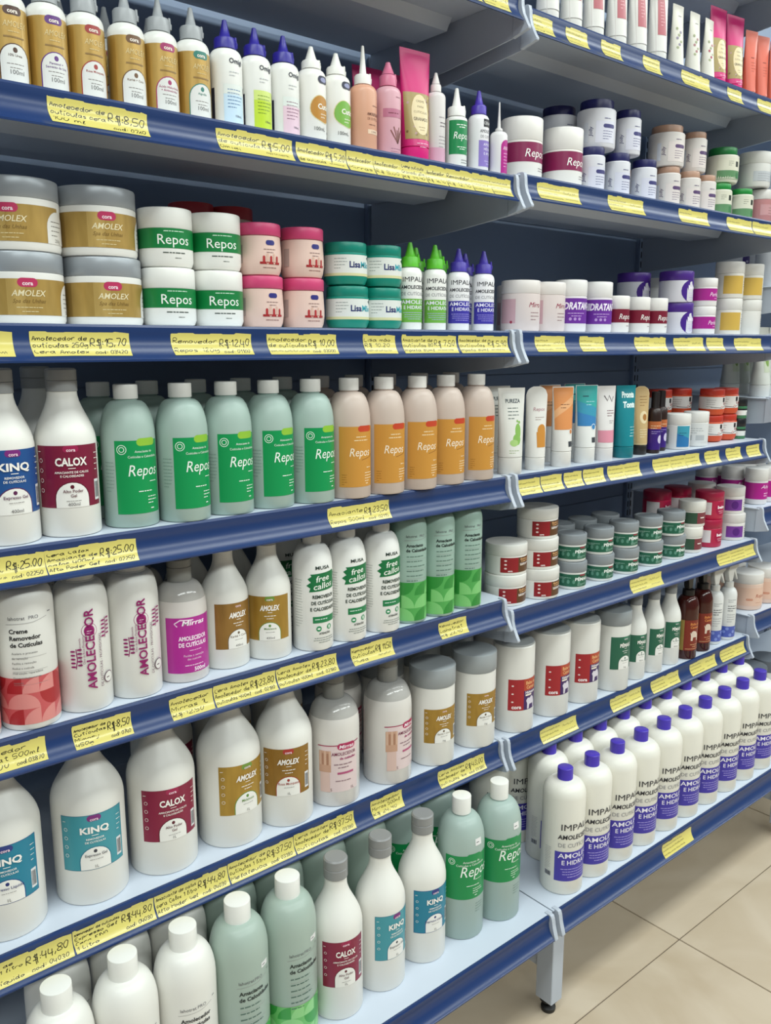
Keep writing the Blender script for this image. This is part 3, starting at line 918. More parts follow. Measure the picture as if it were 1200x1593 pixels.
# tubes
P = Print().rect(-19, 32, 19, 142, 'dcdcd6').fine(-10, 116, 20, 4, 6, '4a5a55', th=1.4).fine(-12, 42, 24, 2, 4, '7f9a5f', th=1)
P.ell(4, 62, 8, 10, '86b35a').ell(7, 76, 6, 14, '86b35a').ell(-2, 56, 8, 6, 'a4c77c').ell(10, 92, 2.2, 2.6, '86b35a').ell(6, 94, 1.8, 2.2, '86b35a')
P.text(0, 126, 7, 'PUREZA', '3d4a52', wd=26, bold=.02)
tube('tube_foot', 'tube with green foot drawing', 22, 152, 31, 'e1e0db', 'e0dfda', P)
P = Print().rect(-5, 42, 16, 70, 'c98a3c').ell(6, 72, 9, 12, 'c98a3c').fine(-6, 96, 22, 2, 4, 'a08a86', th=.9)
P.text(2, 108, 7, 'Repos', 'b98a94', wd=22, it=.15)
tube('tube_repos', 'rounded white tube with orange foot mark', 18.5, 152, 24, 'e3e1dc', 'e2e0db', P, rnd=True)
P = Print().rect(-24, 70, 24, 148, 'd88f56').poly([(-24, 90), (24, 120), (24, 136), (-24, 104)], 'e0a878').fine(-8, 116, 22, 2, 6, '6d3f28', th=1.2).rect(4, 38, 18, 48, '3f4248').ring(12, 66, 5, 'e8e6e1', 'c77f48', 1)
tube('tube_orange', 'orange and white tube', 19.5, 150, 30, 'e2e0dc', 'e2e0dc', P)
P = Print().rect(-26, 72, 26, 149, '3aa3a0').poly([(-26, 72), (26, 72), (26, 96), (-26, 112)], '3a7fb8').poly([(-26, 100), (26, 86), (26, 104), (-26, 122)], '3b93b0').fine(-10, 128, 20, 1, 4, '1b4a58', th=2).fine(-4, 118, 22, 2, 6, 'a9d8dc', th=1.2).rect(4, 40, 16, 50, '3f4248').ring(10, 70, 6, 'e8eeee', '3a7fb8', 1)
tube('tube_blue', 'blue-green and white tube', 20.5, 150, 31, 'e3e4e2', 'e4e4e1', P)
P = Print().rect(-24, 36, 24, 60, 'd98fa2').stroke([(-6, 128), (0, 118), (4, 128), (10, 116), (14, 126)], 2, '6a6066').fine(-2, 98, 20, 3, 5, '7a4a58', th=1.2).fine(2, 78, 14, 2, 4, '8a8288', th=1)
tube('tube_pink', 'white tube with pink band', 18.5, 147, 26, 'e2dfde', 'e2dfde', P)
P = Print().fine(2, 62, 18, 4, 6, 'bfe2e2', th=1).fine(0, 44, 10, 1, 4, 'cfe8e8', th=1.4)
P.text(2, 122, 12, 'Pronta', 'dff0ee', wd=30, bold=.05, it=.15).text(4, 102, 12, 'Tonta', 'dff0ee', wd=30, bold=.05, it=.15)
tube('tube_teal', 'deep turquoise tube with white lettering', 20.5, 146, 24, '12808c', '117782', P)
P = Print().rect(-17, 24, 17, 140, 'c4a878').ell(2, 78, 9, 13, 'e0cfa8').ell(4, 78, 5, 7, 'a8743c').fine(-6, 120, 18, 4, 6, '8f6a3c', th=1.2).fine(-8, 52, 20, 4, 5, 'e3d6b6', th=1.2)
tube('tube_cream', 'tan tube with dark cap', 17, 142, 21, 'cfb88c', '24201f', P, rnd=True)
P = Print().rect(-24, 8, 24, 52, '3a1f78').rect(-24, 52, 24, 68, 'b8683c').ell(8, 30, 6, 9, 'cfc6e4').fine(-14, 58, 26, 2, 5, 'efd2ae', th=1.2).fine(-12, 46, 24, 2, 4, 'b6a6de', th=1)
bottle('darkbottle', 'dark brown bottle with purple label', 14.5, 130, 78, 96, 7, 96, 8.5, '2a1712', '1a1110', P, ribs=.4)
P = Print().rect(2, 6, 34, 52, '3d97ae').poly([(2, 6), (34, 6), (34, 24), (2, 36)], '2f76b0').rect(-26, 12, -16, 44, '9aa0ac').fine(-26, 40, 10, 6, 4, 'd5d6d8', th=.8).fine(6, 36, 22, 2, 5, '1d4f70', th=1.2)
jar('jar_teal', 'white jar with teal side label', 28, 78, 54, 'e3e2e0', 'e3e2de', P, e=3)
P = Print().rect(-30, 10, 34, 52, 'd6d8d8').fine(-20, 40, 44, 3, 5, 'a9adb0', th=1.6).rect(-24, 14, -4, 26, 'b5b9bc').rect(4, 14, 24, 26, 'b5b9bc')
jar('jar_grey', 'white jar with grey printed panel', 28, 78, 54, 'dfdfdc', 'e2e1de', P, e=3)
P = Print().rect(-92, 16, 92, 44, 'dedad6').rect(6, 32, 14, 42, '241c20').stroke([(-24, 20), (4, 18), (16, 23), (40, 25)], 1.2, '3c2a2a').ring(4, 20, 3, 'c8492e', 'dedad6', .9).fine(-34, 36, 24, 4, 5, '9c9490', th=.9)
P.text(20, 26, 6, 'Lisar', '8a1f24', wd=22, bold=.03)
jar('lisared', 'orange-red jar with white band', 29, 62.5, 47, 'd0512c', 'b93424', P, rl=28, e=10)
P = Print().rect(-70, 8, 70, 20, 'e2e2de').rect(-70, 20, 70, 24, '1d1f22').fine(0, 13, 24, 2, 4, '33363a', th=1.2)
jar('stripejar', 'white jar with black and green lid', 17, 50, 30, '3f7a55', '17191d', P, e=2)
# fifth shelf
def laho(title, t, cap, ink='2b2b2d', sub='6f6c6c', w=44, n=6, geo=None, geo_t=(14, 60), R=37, small=None):
    P = Print()
    if geo:
        a, b, c = geo
        s_lo, s_hi = -R * 2.4, R * 2.4
        P.rect(s_lo, geo_t[0], s_hi, geo_t[1], a)
        q = (geo_t[1] - geo_t[0]) / 3.0
        rnd = random.Random(5)
        k = 0
        s = s_lo
        while s + q <= s_hi + .1:
            for j in range(3):
                x0, y0 = s, geo_t[0] + j * q
                z = rnd.randrange(4)
                colr = rnd.choice((b, c))
                cx, cy = (x0 if z in (0, 3) else x0 + q), (y0 if z < 2 else y0 + q)
                sx, sy = (1 if z in (0, 3) else -1), (1 if z < 2 else -1)
                if abs(x0) < R * 1.9:
                    P.e.append(('b', [(cx, cy)] + [(cx + sx * q * math.cos(PI / 2 * i / 6), cy + sy * q * math.sin(PI / 2 * i / 6)) for i in range(7)], colr))
            s += q
    P.stroke([(-24, t + 4), (6, t + 5), (24, t + 9)], .5, '9a9796')
    y = t - cap * 1.3
    for ln in title:
        P.text(-21, y, cap, ln, ink, 'l', bold=.03)
        y -= cap * 1.55
    y -= cap * .1
    if small:
        for q, ln in enumerate(small):
            P.text(-20, y - q * cap * 1.12, cap * .5, ln, sub, 'l')
    else:
        P.fine(-20, y, w * .8, n, cap * 1.55, sub, th=cap * .28)
    for k in range(n // 2):
        P.stroke([(-20, y - (2 * k + 1) * cap * 1.55 + cap * .75), (20, y - (2 * k + 1) * cap * 1.55 + cap * .75)], .4, 'a9a6a5')
    P.text(-21, t + 9, cap * .82, 'lahotrat', '55555a', 'l').text(2, t + 9, cap * .82, 'PRO', '7a7a80', 'l')
    P.fine(26, t + 13, 8, 1, 3, '77777a', th=1.2)
    return P
bottle('lahopink', 'white bottle with red geometric band', 34, 188, 150, 172, 22, 172, 22.5, 'e2e1dc', 'dcdbd6', laho(['Creme', 'Removedor', 'de Cutículas'], 128, 5.4, geo=('c4565a', 'd98a86', 'a82a30'), geo_t=(8, 66), small=['Acelera o processo', 'de remoção', 'Facilita a remoção', 'Reduz a cutícula', 'Hidratação reparadora', 'Dermatologicamente', 'testado']))
P = Print()
P.text(8, 30, 11, 'AMOLECEDOR', '8e1462', 'l', wd=104, bold=.02, rot=PI / 2)
P.ell(3, 106, 6.5, 7, '9c2472').ring(3, 106, 9.5, '9c2472', 'e4e3de', .6).ell(3, 106, 6.5, 7, '9c2472').fine(-1, 105, 9, 2, 3, 'e8d2df', th=.9)
for bx, by in ((-15, 58), (24, 92)):
    P.stroke([(bx, by), (bx + 2, by + 12), (bx + 1, by + 26)], 1.0, '8e1462')
    for k in range(5):
        P.ell(bx - 3, by + 3 + 5 * k, 3, 1.2, '8e1462').ell(bx + 5, by + 5 + 5 * k, 3, 1.2, '8e1462')
P.ring(26, 40, 7.5, '5a2348', 'e4e3de', .9).fine(22, 39, 8, 1, 3, '5a2348', th=1.2)
P.text(17, 31, 3.4, 'DE CUTÍCULAS - PROFISSIONAL', '6a3a5a', 'l', wd=70, rot=PI / 2).text(-8, 62, 2.6, 'Extrato de Camomila', '8e4a72', 'l', wd=36, rot=PI / 2).text(-4, 64, 2.6, 'Óleo de Rosa Mosqueta', '8e4a72', 'l', wd=36, rot=PI / 2)
bottle('mimosy', 'white bottle with sideways magenta lettering', 33.8, 184, 128, 164, 20, 164, 19, 'e4e3de', 'dedcd7', P)
P = Print().rect(-34, 14, 38, 92, 'ad2a90').stroke([(-18, 80), (-22, 84), (-14, 89), (4, 88)], 1.6, 'f0d8ea').fine(6, 45, 30, 1, 3, 'e6b6da', 'c', th=1).text(4, 37, 3, 'Facilita a remoção', 'f0d8ea').text(4, 32, 3, 'das cutículas', 'f0d8ea').fine(4, 24, 46, 1, 4, 'f0d8ea', 'c', th=1)
P.text(5, 81, 7, 'Mirras', 'f6eef4', wd=34, bold=.02, it=.2).text(4, 60, 6, 'AMOLECEDOR', 'f6e6f2', wd=42, bold=.03).text(4, 51, 6, 'DE CUTÍCULAS', 'f6e6f2', wd=42, bold=.03).text(12, 16, 5.5, '500ml', 'f6eef4', bold=.02)
bottle('mirras500', 'domed bottle with bright magenta label', 35, 168, 96, 136, 15, 136, 16.5, 'd6d0cc', '8f8f8b', P, mid=156, capk='milky', rough=.16, fill=(116, 'b2afab'))
P = cora(66, 30, 66, '9a743a', 'AMOLEX', 'Karité + Coco', '400ml', tab='9a743a', accent='6b5a48', cap=8, it=.25, side=False)
bottle('amolex400b', 'white bottle with bronze label', 34, 190, 98, 156, 14, 166, 15, 'e5e4de', '8f9192', P, 'bell')
P = cora(66, 30, 66, 'a98538', 'AMOLEX', 'Melaleuca', '400ml', tab='6f8f3a', accent='5f8a3c', cap=8, it=.25, side=False)
bottle('amolex400g', 'white bottle with olive-gold label', 34, 190, 98, 156, 14, 166, 15, 'e5e4de', '8f9192', P, 'bell')
P = Print()
P.poly([(-20, 92), (26, 95), (25, 99), (29, 103), (26, 110), (29, 116), (24, 122), (-18, 119), (-16, 116), (-22, 112), (-17, 107), (-24, 102), (-18, 98)], '14703f')
P.rect(-15, 44, 26, 54, '187a48').ell(-6, 35, 4.2, 4.2, '2d8a5a').ell(12, 36, 4.2, 4.2, '2d8a5a').ell(-6, 35, 2.4, 1.4, 'e6eee6').ell(12, 36, 1.6, 2.8, 'e6eee6').fine(-20, 105, 1, 1, 1, '14703f')
P.fine(-12, 49, 34, 1, 3, 'cfe6d8', th=1.3).fine(4, 20, 40, 3, 3.4, '77807a', 'c', th=.9).fine(-44, 110, 14, 18, 4.2, '8d948f', th=.6)
P.text(2, 126, 5.2, 'MUSA', '2e3d36', wd=24, bold=.02).text(2, 108, 9.5, 'free', 'eef3ea', wd=22, it=.2, bold=.01, rot=.12).text(3, 97, 9.5, 'callos', 'eef3ea', wd=32, it=.2, bold=.01, rot=.12)
P.text(4, 82, 5.2, 'REMOVEDOR', '22362c', wd=38, bold=.03).text(4, 72.5, 5.2, 'DE CUTÍCULAS', '22362c', wd=42, bold=.03).text(4, 63, 5.2, 'E CALOSIDADES', '22362c', wd=45, bold=.03).text(4, 26, 3, 'ATENÇÃO', '333b36', bold=.03)
bottle('musa', 'white bottle with brushed green patch', 30.5, 184, 122, 160, 13, 162, 14, 'e9e9e5', 'dededa', P)
Pg = laho(['Amaciante', 'de Calosidades'], 136, 5.2, ink='1f2a28', sub='5f7a70', geo=('4fa552', '7cc476', '2f8a3a'), geo_t=(5, 70), R=30, n=6)
bottle('lahogreen', 'pale bottle with green geometric band', 30, 180, 152, 177, 18, 176, 18, 'a9c6ba', 'b0cabf', Pg, mk='milky')
# small stacked jars, fifth shelf right bay
def baba_lab(w, t0, h, left='8e1c24', right='5a3a20', big=False):
    P = Print().rect(-w * .35, t0, w * .65, t0 + h, left).rect(w * .12, t0, w * .65, t0 + h, right)
    if big:
        P.rect(w * .12, t0 + h * .62, w * .65, t0 + h, 'b0442a')
        b = [(.24, .02), (.24, .2), (.2, .3), (.26, .38), (.34, .36), (.42, .42), (.5, .36), (.56, .2), (.56, .02), (.5, .02), (.49, .16), (.33, .16), (.31, .02)]
        P.poly([(w * a, t0 + h * c) for a, c in b], 'd8d2dc')
    for k in range(3):
        P.ell(-w * .22, t0 + h * (.28 + .26 * k), w * .035, w * .022, 'ead6d2')
    P.fine(w * .17, t0 + h * .45, w * .4, 1, 3, 'efe3d2', th=h * .05)
    P.text(-w * .1, t0 + h * .06, h * .12, 'cora', 'f3e3e3', bold=.04)
    P.text(w * .38, t0 + h * .82, h * .11, 'Baba de', 'e8b27a', wd=w * .4, bold=.02).text(w * .38, t0 + h * .68, h * .11, 'Camelo', 'e8b27a', wd=w * .36, bold=.02)
    P.text(w * .38, t0 + h * .52, h * .09, 'Hidratante', 'f0e8ea', wd=w * .42, bold=.03)
    return P
jar('baba_s', 'white jar with red label', 39, 58, 37, 'e4e3de', 'dddcd7', baba_lab(74, 6, 28), rl=39.5, e=3)
def pemax_lab(w, t0, h):
    P = Print().rect(-w / 2, t0, w / 2, t0 + h, '1f5f48')
    for k in range(5):
        P.ell(-w * .38 + w * .13 * k, t0 + h * .4, w * .035, h * .17, '5b8f7c')
    P.fine(-w * .4, t0 + h * .7, w * .4, 2, h * .1, '9cc2b2', th=h * .04).fine(w * .1, t0 + h * .2, w * .3, 2, h * .1, '9cc2b2', th=h * .04)
    P.pill(w * .16, t0 + h * .86, w * .34, t0 + h * .99, '8a2a3a')
    P.text(w * .24, t0 + h * .5, h * .24, 'PÉMAX', 'e8efe9', wd=w * .4, bold=.04)
    return P
jar('pemax_s', 'small jar with green label', 30, 55, 35, 'e2e3df', '8b9196', pemax_lab(82, 6, 25), rl=31, e=3, lip=True)
jar('maroonjar', 'white jar with maroon band', 30, 60, 38, 'dedbd5', 'e3e1da', Print().rect(-60, 8, 0, 34, '2f4f3c').rect(0, 8, 60, 34, '7a3a40').fine(8, 21, 22, 1, 4, 'f0e6e0', th=2.4), rl=31, e=3)
P = Print().ell(26, 26, 18, 17, 'a31644').rect(-34, 12, -2, 42, 'dcd5d6').fine(24, 20, 20, 2, 4.5, 'edc2cf', 'c', th=1.2)
P.text(25, 27, 7, 'beira', 'f6e6ea', wd=24, bold=.05)
jar('redbeira', 'crimson jar with round emblem', 33, 66, 46, 'b81f48', 'a31b40', P, e=3)
P = Print().rect(-40, 8, 4, 36, '743a94').ell(-16, 22, 9, 10, '56217a').fine(10, 34, 24, 1, 4, '8d8a88', th=1).fine(10, 27, 24, 3, 5, '55524f', th=1.4)
jar('purpjar', 'white jar with purple panel', 34, 66, 43, 'e1dfdb', 'd6d4d0', P, e=3)
# sixth shelf, one-litre bottles
for nm, rr_, hh in (('1', 47, 240), ('1g', 40.5, 252)):
    k = rr_ / 48.0
    a, b, c = (132, 205, 212) if nm == '1' else (140, 212, 221)
    t0 = 52 if nm == '1' else 58
    for key, lk, args in (('kinq1gel' + ('g' if nm == '1g' else ''), 'one-litre bottle, pale teal label', dict(base='3f93a0', name='KINQ', sub='Expresso Gel', vol='1L', tab='7a2a78', accent='3a3d48', border='2a6f88', cap=9, two='REMOVEDOR|DE CUTÍCULAS')),
                          ('kinq1liq' + ('g' if nm == '1g' else ''), 'one-litre bottle, deep teal label', dict(base='1a7c97', name='KINQ', sub='Expresso Líquido', vol='1L', tab='2a3a80', accent='1b2a6e', border='1d4a86', cap=9, two='REMOVEDOR|DE CUTÍCULAS')),
                          ('calox' + nm, 'one-litre bottle, crimson label', dict(base='841a3c', name='CALOX', sub='Alto Poder|Gel', vol='1L', tab='9c1f4c', accent='5a1228', cap=9.5, two='AMACIANTE DE CALOS|E CALOSIDADES')),
                          ('amolex1gg' if nm == '1g' else 'amolex1g', 'one-litre bottle, olive-gold label', dict(base='ad8a3a', name='AMOLEX', sub='Melaleuca', vol='1L', tab='6f8f3a', accent='5f8a3c', cap=8.5, it=.25)),
                          ('amolex1r' + ('g' if nm == '1g' else ''), 'one-litre bottle, brown-gold label', dict(base='96702f', name='AMOLEX', sub='Rosa Mosqueta', vol='1L', tab='a8302c', accent='9c2f2a', cap=8.5, it=.25))):
        if nm == '1g' and key in ('amolex1gg', 'amolex1rg'):
            continue
        rb = 44 if key == 'amolex1r' else rr_
        bottle(key, lk, rb, hh, a, b, 17, c, 18.5, 'e5e4de', '8b8c8c', cora(84 * rb / 48.0, t0, 76, **args), 'bell', mid=c + 15)
P = Print().rect(-24, 26, 40, 104, 'ddc9c9').stroke([(-30, 104), (10, 105), (44, 106)], 1.6, '9c1f4c').pill(2, 97, 34, 108, 'b32a5c').rect(-28, 60, -8, 96, 'c49a82')
for q in range(5):
    P.pill(-27 + 4 * q, 72, -23.8 + 4 * q, 96 - (q % 2) * 4, 'a87a62' if q % 2 else 'd2ad96')
P.rect(-26, 26, -10, 60, 'd6b8ae').fine(12, 72, 36, 2, 5.5, '8a6a74', 'c', th=1.6).rect(2, 56, 30, 59.5, 'b04f78').fine(12, 44, 44, 1, 3, '8a6a74', 'c', th=1.4)
P.text(18, 99.5, 6, 'Mirras', 'f4e6ec', wd=26, it=.2, bold=.02).text(14, 88, 5.5, 'AMOLECEDOR', '7a2a4c', wd=42, bold=.01).text(20, 81, 4, 'de cutículas', 'a0346a', wd=28, bold=.03).text(28, 28, 5, '1L', '7a5a64').text(-8, 28, 5, 'S', '8a6a64')
bottle('mirras1', 'domed bottle with pale pink label', 41, 212, 128, 172, 16, 172, 17, 'd9d5d0', '92928e', P, mid=198, capk='milky', rough=.15, fill=(146, 'b0aeaa'))
def kg_jar(name, look, P, r=40, h=176, lidcol='dcdcd8', lid0=158, lidr=None, lidh=None):
    jar(name, look, r, h, lid0, 'e4e3de', lidcol, P, rl=lidr or r, e=4)
jar('amolexkg', 'large jar, gold label, grey lid', 40, 178, 144, 'e4e3de', '9aa0a3', cora(70, 44, 62, 'a98538', 'AMOLEX', 'Karité + Coco', '1kg', tab='a98538', accent='6b5a48', cap=8, it=.25), rl=41, e=4)
jar('babakg', 'large jar with red-purple label', 40, 176, 171, 'e3e2dd', 'a3a7a8', baba_lab(66, 46, 62, 'a01f28', '3a1d5c', True), rl=38.5, e=4)
jar('babakgs', 'large jar with purple label', 40, 140, 100, 'd6d8dc', 'd9dadc', Print().rect(-20, 38, 30, 84, '3d2a7a').ell(-4, 70, 5, 3, 'd0c8e6').ell(-4, 56, 5, 3, 'd0c8e6'), e=4)
P = cora(66, 50, 72, '1f5f48', 'PÉMAX', 'Pés Macios', '1kg', tab='2a7a5c', accent='2a5a48', cap=8, side=False)
jar('pemaxkg', 'large jar, green label, grey lid', 38, 176, 146, 'e2e2dd', '8f9598', P, rl=39, e=4)
P = cora(52, 42, 62, '1f5f48', 'PÉMAX', 'Pés Macios', '400ml', tab='2a7a5c', accent='2a5a48', cap=7, side=False)
bottle('pemaxbot', 'slim white bottle with green label', 26, 196, 108, 164, 12.5, 168, 13.5, 'e3e3de', '8b8d8e', P, 'bell')
P = Print().rect(-48, 22, 24, 96, '7a2416').rect(-48, 22, -24, 96, '8f7a3a').fine(-44, 88, 14, 12, 5, '4d3a1c', th=.8).fine(4, 36, 30, 2, 5, 'd6a878', 'c', th=1.3).stroke([(-20, 26), (20, 26)], 1, 'd6a878')
P.poly([(-8, 46), (-8, 58), (-10, 66), (-2, 70), (6, 68), (12, 60), (12, 46), (8, 46), (8, 54), (-2, 54), (-3, 46)], 'd9c6b4')
P.text(2, 84, 6, 'Baba de', 'd98a4a', wd=26, it=.15, bold=.02).text(2, 76, 6, 'Camelo', 'd98a4a', wd=24, it=.15, bold=.02)
spray('amberspray', 'amber brown spray bottle', 26, 232, 120, 152, '3c120c', '120d0c', P, rough=.14)
P = Print().rect(-50, 8, 50, 36, '4a5cae').fine(-14, 104, 26, 2, 5, '6a6e76', th=1).fine(-14, 88, 26, 3, 6, '30343c', th=1.6).fine(-14, 66, 24, 4, 6, '7a7e86', th=.9)
for q in range(8):
    P.ell(-28 + 8 * q, 14 + 8 * (q % 3), 4, 4, '7d8fd0')
spray('whitespray', 'white spray bottle with blue base', 21.5, 192, 112, 134, 'dfe0de', 'dcdcd8', P)
# bottom shelf
Pw = laho(['Amolecedor', 'de Cutículas'], 144, 6.0, geo=('d9c3c4', 'e3d2d2', 'c9a5a8'), geo_t=(12, 70), R=43)
bottle('lahow1', 'large white bottle with white cap', 41.4, 252, 176, 224, 17, 222, 18.5, 'e4e3dd', 'e9e9e4', Pw)
Pg = laho(['Amaciante', 'de Calosidades'], 138, 6.2, ink='1f2a28', sub='4f6a60', geo=('6fbb6a', '8fce86', '3d9a45'), geo_t=(6, 66), R=42, n=6)
Pg.rect(14, 160, 28, 168, 'e6e6e6').fine(16, 163, 10, 1, 2, '55585a', th=1.2)
bottle('lahog1', 'large pale green bottle with white cap', 41.4, 252, 176, 224, 17, 222, 18.5, 'b4c6bb', 'e9e9e4', Pg, mk='milky')
P = repos_bottle('0c8a4a', '0c8a4a', 84, 78, 82, 58, 'eef6ee', 14)
P.rect(12, 176, 26, 188, 'e6e6e6').fine(14, 181, 10, 1, 2, '55585a', th=1.2).fine(14, 66, 18, 4, 5, '6f8a80', th=1)
bottle('repos1L', 'large frosted bottle with green label', 41, 252, 170, 220, 15, 222, 16.5, 'b3c7c0', 'e9e9e4', P, mk='milky')
P = impala_print(1.5, '3f35a2', 14)
P.fine(-66, 92, 14, 14, 3.4, '9a9aa0', th=.7).rect(-66, 34, -52, 44, 'c4c4c8')
for q in range(8):
    P.rect(-65 + q * 1.6, 35, -64.3 + q * 1.6 + (.5 if q % 3 else 0), 43, '3a3a40')
bottle('impala1L', 'large white bottle with violet screw cap', 40, 240, 190, 217, 15, 216, 14.5, 'e6e4da', '4634ae', P, ribs=.5)
# far bay
P = Print().rect(-60, 14, 60, 56, 'b01f88').fine(4, 28, 22, 2, 6, 'f0c6e4', th=2)
P.text(8, 42, 9, 'Alta', 'f6e6f2', wd=26, it=.3)
jar('magjar', 'jar with wide magenta band', 28, 92, 60, 'e2dfe0', 'dddbd8', P, e=4)
P = Print().rect(-80, 12, 80, 60, 'dcb8a4').pill(-26, 26, -8, 32, 'c98f78').fine(0, 20, 30, 1, 3, 'b0705c', th=1)
P.text(16, 34, 10, 'Repos', 'a8482f', wd=34, it=.2)
jar('peachjar', 'wide peach jar with white lid', 42, 96, 70, 'dfc3b3', 'e0ddd9', P, e=5)
P = Print().rect(-16, 60, 14, 150, 'c6cfb8').ell(-2, 96, 9, 22, '7fa052').fine(-6, 140, 14, 4, 7, '6f7f6a', th=1.2)
tube('greentube', 'tall tube with green leaf', 24, 170, 30, 'd3d6d0', 'd8d9d6', P)
jar('darklidjar', 'large jar with dark grey lid', 42, 172, 140, 'd6d6d3', '5e646c', Print().fine(-10, 80, 30, 4, 7, '8a8a8a', th=1.2), rl=43, e=4)

